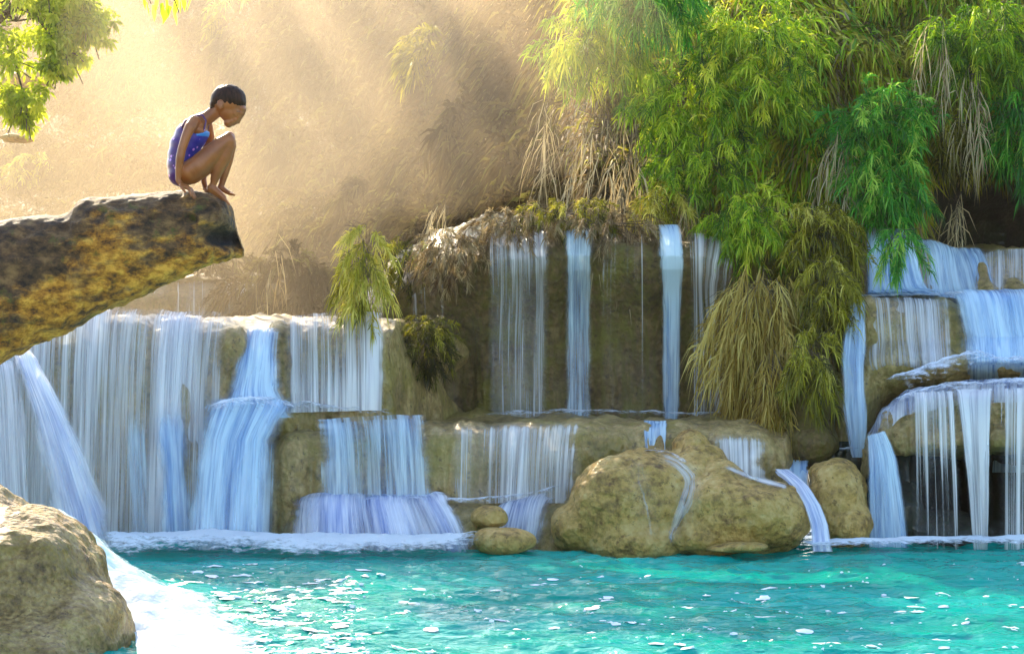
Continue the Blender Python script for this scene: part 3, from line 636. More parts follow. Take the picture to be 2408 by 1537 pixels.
fall('thin beaded strands over the right dark hollow', Q, [(0, 2335), (4, 2330)], [(0, 2560), (4, 2560)], 0.2, 3.9, lambda u, t: 0.58 - 0.14 * t, WT, nu=80, nv=80, seed=34, layers=2, off=0.04, amp=0.02)
Q2 = Surf([(2000, [(1030, 18.42), (1080, 18.3), (1180, 18.15), (1300, 18.0)]), (2140, [(1000, 18.3), (1080, 18.2), (1180, 18.1), (1300, 18.0)])])
fall('soft pale fall off the left shoulder of the domed overhang', Q2, [(0, 2038), (3, 2035)], [(0, 2085), (1, 2115), (3, 2145)], 0.0, 2.9, lambda u, t: 0.80 - 0.14 * t, WB, nu=50, nv=50, seed=35, layers=2)

from mathutils.bvhtree import BVHTree
bv, bf, b0 = [], [], 0
for ob in [q for q in C.objects if q.name.startswith(('boulder', 'stone'))]:
    bv += [tuple(v.co) for v in ob.data.vertices]; bf += [[k_ + b0 for k_ in p_.vertices] for p_ in ob.data.polygons]; b0 = len(bv)
BT = BVHTree.FromPolygons(bv, bf)
def trickle(label, path, cov, mat, seed, nu=16, per=10, off=0.02):
    """a film of water following the rock: path = [(px, py, half width)]"""
    m = catmull(path, per * (len(path) - 1) + 1); nv_ = len(m); V = np.zeros((nu, nv_, 3)); org = Vector((0, 0, CAMH))
    tn = np.gradient(m[:, :2], axis=0); tn /= np.linalg.norm(tn, axis=1, keepdims=True); lastY = 18.0
    for j_ in range(nv_):
        for i_ in range(nu):
            a_ = (i_ / (nu - 1) * 2 - 1) * m[j_, 2]
            d_ = (Vector(P(m[j_, 0] - tn[j_, 1] * a_, m[j_, 1] + tn[j_, 0] * a_, 18.0)) - org).normalized()
            h_, nn_, _, dist_ = BT.ray_cast(org, d_, 30)
            if h_ is None: h_ = org + d_ * (lastY / d_.y); nn_ = Vector((0, -1, 0))
            lastY = h_.y
            V[i_, j_] = h_ + nn_ * off
    V[..., 1] = (V[..., 1] + np.roll(V[..., 1], 1, 1) + np.roll(V[..., 1], -1, 1)) / 3 if False else V[..., 1]
    uu = np.linspace(0, 1, nu)[:, None] + np.zeros((1, nv_)); tt_ = np.linspace(0, 1, nv_)[None] + np.zeros((nu, 1))
    arc = np.concatenate([[0], np.cumsum(np.linalg.norm(np.diff(V[nu // 2], axis=0), axis=1))])[None] + np.zeros((nu, 1))
    wm = m[:, 2].mean() * 2 * K * 18
    cv = (cov + 0.35 * fbm(V, 3.5, 3, seed)) * sstep(0, 0.5, uu) * sstep(0, 0.5, 1 - uu) * sstep(0, 0.15, tt_) * sstep(0, 0.1, 1 - tt_)
    o = mesh_np('waterfall', V, grid_faces(nu, nv_), mat, attrs={'cov': cv}, uv=np.stack([uu * wm + seed, arc], -1))
    return tag(o, label, 'trickle')
trickle('thin lacy trickle running down between the two biggest boulders', [(1530, 1072, 24), (1590, 1092, 24), (1625, 1130, 34), (1618, 1180, 44), (1592, 1230, 30), (1575, 1284, 20)], 0.56, WF, 51)
trickle('white slick sliding along the top of the sand coloured boulder', [(1700, 1098, 12), (1750, 1120, 12), (1810, 1140, 11), (1850, 1150, 10)], 0.72, WW, 52)
trickle('wet film trailing down the face of the big mossy boulder', [(1500, 1085, 18), (1500, 1130, 40), (1520, 1200, 50), (1530, 1275, 40)], 0.34, WF, 53)

# ------------------------------------------------------------------ foam
def foam(label, pts, width, height, seed=0, dens=0.9, slope=0.0, name='foam'):
    """a frothing strip along pts [(px, py, Y)], lying on the water"""
    pts = np.array([P(*q) for q in pts]); m = catmull(pts, 40 * (len(pts) - 1) + 1)
    nu_, nv_ = len(m), 26
    t = np.linspace(-1, 1, nv_)[None, :]
    tan = np.gradient(m, axis=0); tan[:, 2] = 0; tan /= np.linalg.norm(tan, axis=1, keepdims=True)
    side = np.stack([tan[:, 1], -tan[:, 0], 0 * tan[:, 0]], -1)
    wob = 1 + 0.45 * fbm(np.stack([np.arange(nu_) * 0.11, np.zeros(nu_), np.zeros(nu_)], -1), 1, 3, seed)
    p = m[:, None, :] + side[:, None, :] * (t * width * wob[:, None])[..., None]
    q = p.copy(); hgt = (0.45 + 0.9 * (fbm(q, 5, 4, seed + 3) * 0.5 + 0.5)) * height
    p[..., 2] += hgt * (1 - t ** 2) + slope * t * width
    cv = dens * (1 - np.abs(t) ** 1.2) * (0.85 + 0.35 * fbm(q, 2.2, 3, seed + 9)) + 0 * p[..., 0]
    endf = sstep(0, 0.12, np.linspace(0, 1, nu_)) * sstep(0, 0.12, 1 - np.linspace(0, 1, nu_))
    cv = cv * endf[:, None]
    o = mesh_np(name, p, grid_faces(nu_, nv_), M['foam'], attrs={'cov': cv})
    return tag(o, label, 'foam', 'white foam where falls land', kind='stuff')
foam('white froth along the pool edge under the left falls', [(230, 1292, 17.35), (350, 1290, 17.4), (520, 1285, 17.45), (700, 1295, 17.3), (900, 1292, 17.35), (1150, 1290, 17.4)], 0.66, 0.13, 1, 1.9)
foam('thin froth line at the pool edge under the right falls', [(1880, 1290, 17.5), (1960, 1285, 17.55), (2100, 1282, 17.6), (2300, 1280, 17.7), (2500, 1280, 17.7)], 0.30, 0.07, 2, 1.5)
foam('foam along the foot of the dark middle wall', [(1120, 990, 19.8), (1250, 983, 20.2), (1380, 980, 20.2), (1560, 984, 20.1), (1740, 986, 20.2)], 0.22, 0.07, 3, 0.8)
foam('foam pooled on the left shelf below the notch', [(480, 990, 18.1), (560, 975, 18.1), (650, 976, 18.5), (720, 982, 18.75), (820, 990, 18.85), (940, 996, 19.0)], 0.26, 0.13, 4, 1.0)
foam('foam ridge on the second right hand step', [(1990, 712, 19.95), (2100, 708, 20.0), (2250, 708, 19.95), (2408, 712, 19.9), (2650, 712, 19.9)], 0.25, 0.08, 5, 0.95)
foam('heap of foam above the domed overhang', [(2080, 935, 18.75), (2180, 900, 18.85), (2300, 870, 18.95), (2440, 880, 18.95), (2650, 885, 18.95)], 0.30, 0.16, 6, 1.0)
foam('second foam ridge spreading over the crown of the domed overhang', [(2090, 965, 18.55), (2180, 938, 18.5), (2300, 922, 18.5), (2440, 918, 18.5), (2650, 918, 18.5)], 0.26, 0.10, 16, 1.1)
foam('small foam patch below the short spill on the boulder', [(1500, 1070, 18.2), (1550, 1068, 18.1), (1600, 1085, 18.0), (1625, 1120, 17.9)], 0.10, 0.04, 7, 0.8)
foam('small foam patch at the foot of the cleft fall', [(1970, 1070, 18.9), (2005, 1068, 18.9), (2035, 1072, 18.9)], 0.12, 0.06, 8, 0.9)
foam('foam ridge along the bottom step', [(720, 1186, 18.2), (850, 1182, 18.2), (1000, 1184, 18.15), (1130, 1185, 18.2), (1260, 1170, 18.3), (1345, 1148, 18.3)], 0.14, 0.06, 9, 0.9)

# sunlit chute beside the foreground boulder
cu, cvn = 60, 90
tt = np.linspace(0, 1, cvn)[None, :]; uu = np.linspace(0, 1, cu)[:, None]
Lp = catmull([P(120, 1275, 14.3), P(150, 1310, 14.1), P(240, 1400, 13.5), P(310, 1480, 12.9), P(320, 1570, 12.2), P(330, 1680, 11.2)], cvn)
Rp = catmull([P(150, 1235, 15.2), P(260, 1305, 15.3), P(370, 1370, 15.0), P(540, 1410, 14.5), P(700, 1520, 12.5), P(800, 1680, 11.2)], cvn)
Rp[:, 2] = np.minimum(Rp[:, 2], Lp[:, 2]); Rp[:, 2] = np.where(np.linspace(0, 1, cvn) > 0.75, np.minimum(Rp[:, 2], 0.0), Rp[:, 2]); Lp[:, 2] = np.maximum(Lp[:, 2], 0.02)
p = Lp[None] * (1 - uu)[..., None] + Rp[None] * uu[..., None]
p[..., 2] += 0.14 * np.sin(uu * math.pi) * (1 - 0.6 * tt) + 0.09 * fbm(p, 4, 4, 5)
p[..., 2] = np.maximum(p[..., 2], 0.035)
cvv = (1.5 + 0.5 * fbm(p, 2.5, 3, 12)) * sstep(0, 0.75, 1 - uu) * sstep(0, 0.12, 1 - tt) + 0 * p[..., 0]
tag(mesh_np('rapid', p, grid_faces(cu, cvn), M['foam'], attrs={'cov': cvv}), 'dazzling sunlit white rapid rushing past the golden brown boulder', 'rapid')

# ------------------------------------------------------------------ the log
Lo = [(-900, 640, 1180), (-500, 600, 1060), (-200, 560, 940), (0, 520, 850), (90, 508, 812), (165, 500, 775), (200, 468, 758), (260, 460, 732), (330, 452, 700), (420, 445, 655), (470, 447, 636), (515, 458, 622), (540, 480, 615), (550, 520, 611), (560, 555, 608), (571, 582, 604)]
LY = 12.25
lt = catmull([(a, b, c_) for a, b, c_ in Lo], 300)
na = 110
ang = np.linspace(0, 2 * math.pi, na, endpoint=False)[None, :]
cxp = X(lt[:, 0], LY)[:, None]; zt = Z(lt[:, 1], LY)[:, None]; zb = Z(lt[:, 2], LY)[:, None]
rz = (zt - zb) / 2; ry = np.maximum(rz * 0.85, 0.03) * (1 + 0.35 * sstep(420, 500, lt[:, 0])[:, None])
ca, sa = np.cos(ang), np.sin(ang)
lp = np.stack([cxp + 0 * ang, LY + 0.02 + ry * np.sign(ca) * np.abs(ca) ** 0.65, (zt + zb) / 2 + rz * np.sign(sa) * np.abs(sa) ** 0.72], -1)
nrm = np.stack([0 * ca + 0 * cxp, ca + 0 * cxp, sa + 0 * cxp], -1)
body_d = 0.04 * fbm(lp, 3.0, 3, 2, (0.5, 1, 1)) - 0.06 * np.abs(fbm(lp, 6, 4, 6, (0.5, 1, 1.2))) + 0.022 * fbm(lp, 22, 3, 9)
topf = sstep(0.5, 0.95, sa) + 0 * cxp
lp = lp + nrm * (body_d * (1 - 0.6 * topf))[..., None]
# torn end: hollow facing the camera near the tip
hol = np.exp(-((lp[..., 0] - X(528, LY)) / 0.10) ** 2 - ((lp[..., 2] - Z(562, LY)) / 0.05) ** 2) * (lp[..., 1] < LY)
lp[..., 1] += 0.16 * hol; hollow_shade = np.clip(hol * 3 - 0.7, 0, 1)  # mask for the hollow's painted shade
hol2 = np.exp(-((lp[..., 0] - X(465, LY)) / 0.03) ** 2 - ((lp[..., 2] - Z(518, LY)) / 0.02) ** 2) * (lp[..., 1] < LY)
lp[..., 1] += 0.07 * hol2
nl_ = len(lt)
ii = np.arange(nl_ - 1)[:, None]; jj = np.arange(na)[None, :]; j2 = (jj + 1) % na
f = np.stack([(ii * na + jj), (ii * na + j2), ((ii + 1) * na + j2), ((ii + 1) * na + jj)], -1).reshape(-1, 4)
capc = lp[-1].mean(0) + np.array([-0.03, 0, 0.0])
V = np.concatenate([lp.reshape(-1, 3), capc[None], lp[0].mean(0)[None]])
c0 = nl_ * na
j = np.arange(na); cap = np.stack([(nl_ - 1) * na + j, (nl_ - 1) * na + (j + 1) % na, np.full(na, c0)], 1); cap2 = np.stack([(j + 1) % na, j, np.full(na, c0 + 1)], 1)
log = empty('fallen_log', (X(200, LY), LY, Z(650, LY)), 'thick weathered brown log jutting out over the falls from the left', 'log')
mesh_np('trunk', V, [f, np.concatenate([cap, cap2])], M['log'], log, attrs={'hollow_shade': np.concatenate([hollow_shade.ravel(), [0.8, 0]])})

# ------------------------------------------------------------------ the girl
GY = 12.17
def GP(cx, cy, dy=0.0):
    return np.array(P((560 + cx / 2.8455) * 0.62708, (260 + cy / 2.8463) * 0.62708, GY)) + np.array([0, dy, 0])
GU = 5.02e-4
def chain(pts, step=0.35):
    """tapered limb: dense overlapping balls between joints (cx, cy, dy, r)"""
    out = []
    for a, b in zip(pts[:-1], pts[1:]):
        A_, B_ = GP(*a[:3]), GP(*b[:3]); ra, rb = a[3] * GU, b[3] * GU
        k_ = max(2, int(np.linalg.norm(B_ - A_) / (min(ra, rb) * step)))
        for q in range(k_ + 1):
            t = q / k_; r = ra + (rb - ra) * t
            out.append((A_ + (B_ - A_) * t, (r, r, r)))
    return out
def blob(cx, cy, dy, rx, ry, rY, rot=0): return (GP(cx, cy, dy), (rx * GU, rY, ry * GU), math.radians(rot))
torso = [blob(340, 1110, 0, 128, 130, 0.098), blob(335, 1020, 0, 135, 120, 0.096, -5), blob(350, 920, 0, 143, 120, 0.092, -8), blob(385, 815, 0, 155, 120, 0.094, -15), blob(440, 715, 0, 160, 115, 0.100, -25), blob(490, 640, 0, 150, 100, 0.104, -30), blob(520, 585, 0.0, 115, 75, 0.085, -30)]
body = list(torso)
body += chain([(530, 560, 0, 84), (620, 520, 0, 76), (720, 440, 0, 74), (760, 420, 0, 74)])                      # neck
body += [blob(845, 345, 0, 182, 168, 0.076, -20), blob(855, 455, 0, 120, 110, 0.062, -35), blob(900, 430, 0, 118, 80, 0.060, -50),
         blob(990, 425, 0, 46, 46, 0.046), blob(978, 470, 0, 44, 40, 0.044), blob(955, 508, 0, 40, 38, 0.042), blob(925, 540, 0, 44, 40, 0.042), blob(885, 560, 0, 50, 44, 0.042), blob(845, 570, 0, 52, 50, 0.043), blob(848, 596, 0, 36, 30, 0.028)]
body += [blob(966, 545, 0, 13, 30, 0.009, -30), blob(955, 570, 0, 15, 14, 0.011, 0), blob(918, 583, 0, 22, 11, 0.016, 15), blob(896, 596, 0, 20, 11, 0.015, 15)]
for sgn in (-1, 1):
    body += [blob(780, 385, sgn * 0.074, 30, 48, 0.010, 8), blob(772, 392, sgn * 0.080, 34, 54, 0.006, 8), blob(915, 478, sgn * 0.038, 40, 18, 0.020, -50)]
# arms
body += chain([(500, 575, -0.085, 68), (470, 640, -0.125, 60), (430, 740, -0.135, 52), (388, 870, -0.14, 46), (370, 960, -0.14, 47), (352, 1080, -0.135, 38), (345, 1200, -0.13, 29)])
body += chain([(590, 570, 0.085, 60), (610, 700, 0.13, 52), (560, 870, 0.135, 44), (540, 1040, 0.13, 42), (555, 1200, 0.10, 30)])
body += chain([(345, 1200, -0.13, 30), (385, 1255, -0.135, 28), (440, 1272, -0.14, 28)]) + chain([(385, 1258, -0.115, 24), (445, 1280, -0.118, 26)]) + chain([(385, 1258, -0.155, 24), (440, 1280, -0.158, 24)])
for q, (x0, dy, x1, y1) in enumerate(((482, -0.102, 528, 1380), (478, -0.120, 522, 1398), (470, -0.138, 512, 1392), (462, -0.155, 494, 1372))):
    body += chain([(435 - q * 4, 1272, dy, 19), (x0, 1290, dy - 0.004, 17), (x0 + 22, 1335, dy - 0.012, 15), (x1, y1, dy - 0.014, 13)], 0.5)
body += chain([(380, 1262, -0.165, 20), (412, 1300, -0.185, 17), (440, 1335, -0.19, 14)], 0.5)
body += chain([(560, 1200, 0.10, 30), (575, 1262, 0.09, 30), (600, 1290, 0.085, 26)])
for q in range(4):
    body += chain([(600, 1285, 0.065 + q * 0.017, 18), (640, 1305, 0.06 + q * 0.018, 15), (668, 1335, 0.058 + q * 0.018, 13)], 0.5)
body += chain([(580, 1270, 0.06, 18), (622, 1300, 0.035, 14)], 0.5)
# legs
body += chain([(400, 1120, -0.055, 128), (470, 1105, -0.075, 132), (560, 1050, -0.085, 132), (690, 920, -0.09, 112), (790, 825, -0.09, 92), (862, 768, -0.088, 76)])
body += chain([(868, 775, -0.088, 74), (862, 830, -0.085, 72), (822, 940, -0.08, 78), (768, 1050, -0.075, 68), (722, 1160, -0.07, 50), (700, 1240, -0.068, 35)])
body += chain([(700, 1240, -0.068, 35), (668, 1275, -0.065, 38)]) + chain([(690, 1265, -0.068, 38), (760, 1325, -0.078, 34), (820, 1378, -0.09, 28)]) + chain([(668, 1285, -0.065, 36), (740, 1345, -0.065, 26), (820, 1400, -0.065, 22)])
for q in range(5):
    body += chain([(815, 1385 + q * 3, -0.098 + q * 0.012, 17), (858, 1425 + q * 4 - (q == 4) * 6, -0.104 + q * 0.013, 15 - q), (882 - q * 6, 1456 - q * 3, -0.108 + q * 0.0135, 13 - q)], 0.5)
body += chain([(400, 1100, 0.055, 120), (560, 1000, 0.08, 112), (720, 830, 0.085, 84), (830, 715, 0.085, 66)])
body += chain([(832, 718, 0.085, 64), (850, 800, 0.082, 60), (820, 950, 0.078, 58), (775, 1140, 0.072, 42), (752, 1225, 0.07, 34)])
body += chain([(752, 1225, 0.07, 34), (735, 1262, 0.07, 34)]) + chain([(745, 1255, 0.07, 34), (810, 1300, 0.062, 27), (865, 1325, 0.055, 22)])
for q in range(5):
    body += chain([(860, 1322, 0.035 + q * 0.012, 15), (905 - q * 5, 1338, 0.03 + q * 0.013, 13 - q)], 0.5)
girl = empty('person', tuple(GP(600, 1290)), 'crouching child in a purple and blue swimsuit looking down, one hand on the log', 'person')
bodyo = remeshed('body', body, 0.0044, 5, None, girl)
def paint_attr(o, name, fn):
    me = o.data; co = np.empty(len(me.vertices) * 3, np.float32); me.vertices.foreach_get('co', co); co = co.reshape(-1, 3) + np.array(girl.location)
    a = me.attributes.new(name, 'FLOAT', 'POINT'); a.data.foreach_set('value', np.asarray(fn(co), np.float32))
def gsp(co, c_, r_): return np.exp(-np.sum(((co - c_) / np.array(r_)) ** 2, 1))
def face(co):
    v = np.zeros(len(co))
    for sg in (-1, 1):
        v += 1.0 * (gsp(co, GP(925, 495, sg * 0.044), (0.013, 0.02, 0.0035)) > 0.4) * (co[:, 2] < GP(938, 500)[2])            # lashes of the lowered eyes
        v += 0.7 * (gsp(co, GP(958, 460, sg * 0.042), (0.014, 0.016, 0.003)) > 0.5)            # brows
    return np.clip(v, 0, 1)
paint_attr(bodyo, 'dark', face)
paint_attr(bodyo, 'lip', lambda co: gsp(co, GP(910, 590), (0.014, 0.014, 0.007)) > 0.5)
sm_, n = newmat('skin')
da = N(n, 'ShaderNodeAttribute', attribute_name='dark').outputs['Fac']; li_ = N(n, 'ShaderNodeAttribute', attribute_name='lip').outputs['Fac']
c_ = ramp(n, noise(n, 9, 4), [(0.35, (0.19, 0.058, 0.011)), (0.65, (0.29, 0.10, 0.020))])
c_ = mixc(n, li_, c_, (0.33, 0.09, 0.06)); c_ = mixc(n, da, c_, (0.02, 0.01, 0.008))
pb = N(n, 'ShaderNodeBsdfPrincipled', i_Roughness=0.42); n.links.new(c_, pb.inputs['Base Color'])
pb.inputs['Subsurface Weight'].default_value = 0.25; pb.inputs['Subsurface Radius'].default_value = (0.02, 0.008, 0.004); pb.inputs['Subsurface Scale'].default_value = 0.5
o = n.nodes.new('ShaderNodeOutputMaterial'); n.links.new(pb.outputs[0], o.inputs[0])
bodyo.data.materials.append(sm_)
# hair
hair = remeshed('hair', [blob(850, 318, 0, 186, 158, 0.081, -12), blob(765, 322, 0, 112, 108, 0.072), blob(935, 325, 0, 118, 88, 0.066, -50), blob(990, 370, 0, 42, 36, 0.044, -50), blob(690, 375, 0, 46, 56, 0.045), blob(668, 420, 0, 26, 34, 0.03)],
    0.0045, 4, None, girl, disp=((60, 0.0035, 2, (1, 1, 0.4)),))
hmt, n = newmat('wet_hair')
pb = N(n, 'ShaderNodeBsdfPrincipled', i_Roughness=0.5); pb.inputs['Specular IOR Level'].default_value = 0.15
n.links.new(ramp(n, noise(n, 70, 3, sc3=(1, 1, 0.3)), [(0.35, (0.008, 0.003, 0.002)), (0.7, (0.045, 0.018, 0.008))]), pb.inputs['Base Color'])
o = n.nodes.new('ShaderNodeOutputMaterial'); n.links.new(pb.outputs[0], o.inputs[0]); hair.data.materials.append(hmt)
# swimsuit: the torso grown by a few millimetres and trimmed at neckline and armholes
suit = remeshed('swimsuit', [(c_, tuple(r + 0.008 for r in r_), *a_) for c_, r_, *a_ in torso[:-1]], 0.005, 45, None, girl)
bm = bmesh.new(); bm.from_mesh(suit.data); gl = Vector(girl.location)
def crop_xy(v):
    px_ = v[0] / (K * GY) + 1204; py_ = 768.5 - (v[2] - CAMH) / (K * GY)
    return (px_ / 0.62708 - 560) * 2.8455, (py_ / 0.62708 - 260) * 2.8463
kill = []
for v_ in bm.verts:
    cx_, cy_ = crop_xy(v_.co + gl)
    side = abs((v_.co + gl).y - GY) / 0.10
    if cy_ < 585 + (cx_ - 360) * 0.28 + max(0, side - 0.55) * 160: kill.append(v_)
bmesh.ops.delete(bm, geom=kill, context='VERTS'); bm.to_mesh(suit.data); bm.free()
md = suit.modifiers.new('thick', 'SOLIDIFY'); md.thickness = 0.003
def sfront(co):
    t = np.array([crop_xy(q) for q in co]); return sstep(-30, 60, t[:, 0] - (430 - (t[:, 1] - 700) * 0.15)) + 1.0 * ((t[:, 0] > 530) & (t[:, 1] < 725) & (t[:, 1] > 640))
paint_attr(suit, 'front', sfront)
sm2, n = newmat('swim_fabric')
fa = N(n, 'ShaderNodeAttribute', attribute_name='front').outputs['Fac']
c_ = ramp(n, math_(n, 'MULTIPLY', fa, 0.5), [(0.0, (0.05, 0.006, 0.11)), (0.45, (0.010, 0.010, 0.24)), (0.62, (0.012, 0.02, 0.28)), (0.9, (0.02, 0.22, 0.60))])
vo = N(n, 'ShaderNodeTexVoronoi', i_Scale=26.0); n.links.new(N(n, 'ShaderNodeNewGeometry').outputs['Position'], vo.inputs['Vector'])
c_ = mixc(n, ramp(n, vo.outputs['Distance'], [(0.16, (1, 1, 1)), (0.22, (0, 0, 0))]), c_, (0.55, 0.25, 0.65))
pb = N(n, 'ShaderNodeBsdfPrincipled', i_Roughness=0.35); n.links.new(c_, pb.inputs['Base Color'])
o = n.nodes.new('ShaderNodeOutputMaterial'); n.links.new(pb.outputs[0], o.inputs[0]); suit.data.materials.append(sm2)
for sg in (-1, 1):
    st_ = remeshed('strap', chain([(372, 625, sg * 0.066, 11), (405, 560, sg * 0.068, 10), (500, 508, sg * 0.066, 10), (585, 500, sg * 0.062, 10), (622, 560, sg * 0.062, 10), (600, 660, sg * 0.062, 11)], 0.5), 0.003, 2, sm2, girl)

# ------------------------------------------------------------------ leaves
def blades(name, roots, dirs, length, width, droop, mat, tint, parent=None):
    roots = np.asarray(roots, float); n_ = len(roots)
    d = dirs / (np.linalg.norm(dirs, axis=1, keepdims=True) + 1e-9)
    length = np.broadcast_to(length, (n_,))[:, None]; width = np.broadcast_to(width, (n_,))[:, None]; droop = np.broadcast_to(droop, (n_,))[:, None]
    rnd = rng.normal(size=(n_, 3)); sd = np.cross(d, rnd); sd /= (np.linalg.norm(sd, axis=1, keepdims=True) + 1e-9)
    dn = np.array([[0, 0, -1.0]])
    mid = roots + d * length * 0.5 + dn * droop * length * 0.18
    tip = roots + d * length * 0.9 + dn * droop * length * 0.75
    v = np.stack([roots - sd * width * 0.35, roots + sd * width * 0.35, mid + sd * width * 0.5, mid - sd * width * 0.5, tip], 1).reshape(-1, 3)
    b = np.arange(n_)[:, None] * 5
    q = b + np.array([[0, 1, 2, 3]]); t3 = b + np.array([[3, 2, 4]])
    return mesh_np(name, v, [q, t3], mat, parent, smooth=False, attrs={'tint': np.repeat(np.clip(tint, 0, 1), 5)})

def scatter_hill(name, npts, box_, size, mat, label, dens=None, tshift=0.0, lift=0.15, wr=0.085, droop=0.9, tscale=1.0, rand=0.45):
    x0, x1, y0, y1 = box_
    px = rng.uniform(x0, x1, npts); py = rng.uniform(y0, y1, npts)
    Y = hill(px, py) ; p = np.stack([X(px, Y), Y, Z(py, Y)], 1)
    nz_ = fbm(p, 0.8, 3, 31); nz2 = fbm(p, 2.4, 2, 37)
    if dens is not None:
        keep = rng.random(npts) < dens(px, py, nz_); p, nz_, nz2, px, py = p[keep], nz_[keep], nz2[keep], px[keep], py[keep]
    m_ = len(p)
    out = rng.uniform(0, lift, m_) * (1 + nz2); p[:, 1] -= out
    # clump direction: neighbouring blades lean alike
    d = np.stack([fbm(p, 2.2, 2, 41) * 1.6, -0.7 + 0 * nz_, -0.35 + fbm(p, 2.2, 2, 47) * 0.9], 1) + rng.normal(size=(m_, 3)) * rand
    sc_ = size * (1 + 0.6 * rng.random(m_)) * (1 + 0.5 * nz_)
    ti = 0.5 + 0.42 * nz2 * tscale + 0.35 * nz_ * tscale + rng.normal(size=m_) * 0.2 + tshift
    o = blades(name, p, d, sc_, sc_ * wr, droop, mat, ti)
    return tag(o, label, 'foliage', kind='stuff')

edge = lambda c0, w_: (lambda px, py, nz_: np.clip((px - c0) / w_ + 0.5 + nz_ * 0.8, 0, 1))
# far hazy hillside
scatter_hill('hillside_foliage', 170000, (-300, 1330, -110, 770), 0.29, M['leaf_hill'], 'hazy beige and olive undergrowth covering the sunlit far slope', lift=0.6, tscale=1.0, rand=0.9,
             dens=lambda px, py, z: np.clip((1250 - px) / 250 + 0.5, 0, 1), wr=0.11)
# brown dry cover of the near cliff
scatter_hill('dry_foliage', 60000, (900, 2560, -100, 590), 0.20, M['leaf_dry'], 'dense brown dry bamboo leaves matted over the cliff', lift=0.22, tshift=-0.12,
             dens=lambda px, py, z: np.clip((px - 1000) / 250, 0, 1) * np.clip(0.75 - z + np.clip((py - 300) / 400, -.4, .3) - 0.2 * (px > 2130), 0.1, 1) * np.where((px > 2140) & (py > 385), 0.0, 1))
scatter_hill('green_foliage', 90000, (1150, 2700, -100, 600), 0.19, M['leaf_olive'], 'olive bamboo leaves hanging over the cliff', lift=0.3,
             dens=lambda px, py, z: np.clip((px - 1250 + (200 - py) * 0.3) / 250, 0, 1) * np.clip(0.7 + z * 1.6 - np.clip((py - 250) / 600, -.2, .4), 0, 1) * np.where((px > 2150) & (py > 380), 0.0, 1) * (1 - 0.9 * np.exp(-((px - 1960 - 0.1 * (py - 200)) / 55) ** 2)))
scatter_hill('lush_foliage', 60000, (1300, 2700, -100, 600), 0.18, M['leaf_green'], 'fresh green bamboo leaves spilling down the cliff', lift=0.35,
             dens=lambda px, py, z: np.clip((px - 1400 + (150 - py) * 0.6) / 250, 0, 1) * np.clip(0.35 + z * 2.2 - np.clip((py - 200) / 500, -.3, .4), 0, 1) * np.where((px > 2150) & (py > 380), 0.0, 1) * (1 - 0.95 * np.exp(-((px - 1960 - 0.1 * (py - 200)) / 60) ** 2)))

def bush(name, label, cat, c, r, n_, size, mat, droop=0.8, dirz=-0.3, wr=0.09, group=None, tshift=0.0, shell=0.35, lean=0.0):
    """c = (px, py, Y), r = (rx, ry) in picture units, depth radius in metres third"""
    px, py, Y = c
    if name == 'bamboo_clump': size *= 0.74; n_ = int(n_ * 1.8); r = (r[0] * 1.1, r[1] * 1.1); shell = 0.1
    e = empty(name, P(px, py + r[1] * 0.8, Y), label, cat, group)
    # a few shoots, each carrying a spray of leaves
    ns = max(6, int(n_ / 45)); 
    s0 = rng.normal(size=(ns, 3)); s0 /= np.linalg.norm(s0, axis=1, keepdims=True); s0 *= rng.uniform(shell, 1, (ns, 1)) ** 0.6
    rr = np.array([r[0] * K * Y, r[2] if len(r) > 2 else 0.35, r[1] * K * Y])
    cen = np.array(P(px, py, Y)); sp = cen + s0 * rr
    k_ = rng.integers(0, ns, n_); fr = rng.random(n_) ** 0.7
    sdir = s0 * np.array([0.7, 0.5, 0.4]) + np.array([[lean, -0.5, dirz]]) + rng.normal(size=(ns, 3)) * 0.25
    sdir /= np.linalg.norm(sdir, axis=1, keepdims=True)
    base = sp[k_] + sdir[k_] * (fr * size * 2.2)[:, None] + np.array([[0, 0, -1]]) * (fr ** 2 * size * droop * 1.2)[:, None]
    d = sdir[k_] + rng.normal(size=(n_, 3)) * (0.8 if name == 'bamboo_clump' else 0.55)
    ln = size * rng.uniform(0.6, 1.3, n_)
    ti = 0.5 + s0[k_, 2] * 0.15 + rng.normal(size=ns)[k_] * 0.18 + rng.normal(size=n_) * 0.16 + tshift
    blades('foliage', base, d, ln, ln * wr, droop, mat, ti, e)
    # stems
    st = []; fc = []; b0 = 0
    for a_ in range(min(ns, 60)):
        p0 = cen + s0[a_] * rr * 0.2 + np.array([0, 0.15, 0]); p1 = sp[a_]; p2 = sp[a_] + sdir[a_] * size * 2
        for q0, q1 in ((p0, p1), (p1, p2)):
            dd = np.cross(q1 - q0, [0.3, 1, 0.2]); dd /= np.linalg.norm(dd) + 1e-9; d2 = np.cross(q1 - q0, dd); d2 /= np.linalg.norm(d2) + 1e-9
            w_ = 0.0035
            for kk in range(3):
                a3 = kk * 2.094; off = (dd * math.cos(a3) + d2 * math.sin(a3)) * w_
                st.append(q0 + off); st.append(q1 + off * 0.7)
            for kk in range(3):
                k2 = (kk + 1) % 3; fc.append((b0 + 2 * kk, b0 + 2 * k2, b0 + 2 * k2 + 1, b0 + 2 * kk + 1))
            b0 += 6
    mesh_np('stems', np.array(st), np.array(fc), M['bark'], e)
    return e
GB, GE, GO, GD, GG = M['leaf_green'], M['leaf_emerald'], M['leaf_olive'], M['leaf_dry'], M['leaf_gold']
BG = 'bamboo clumps hanging on the cliff'
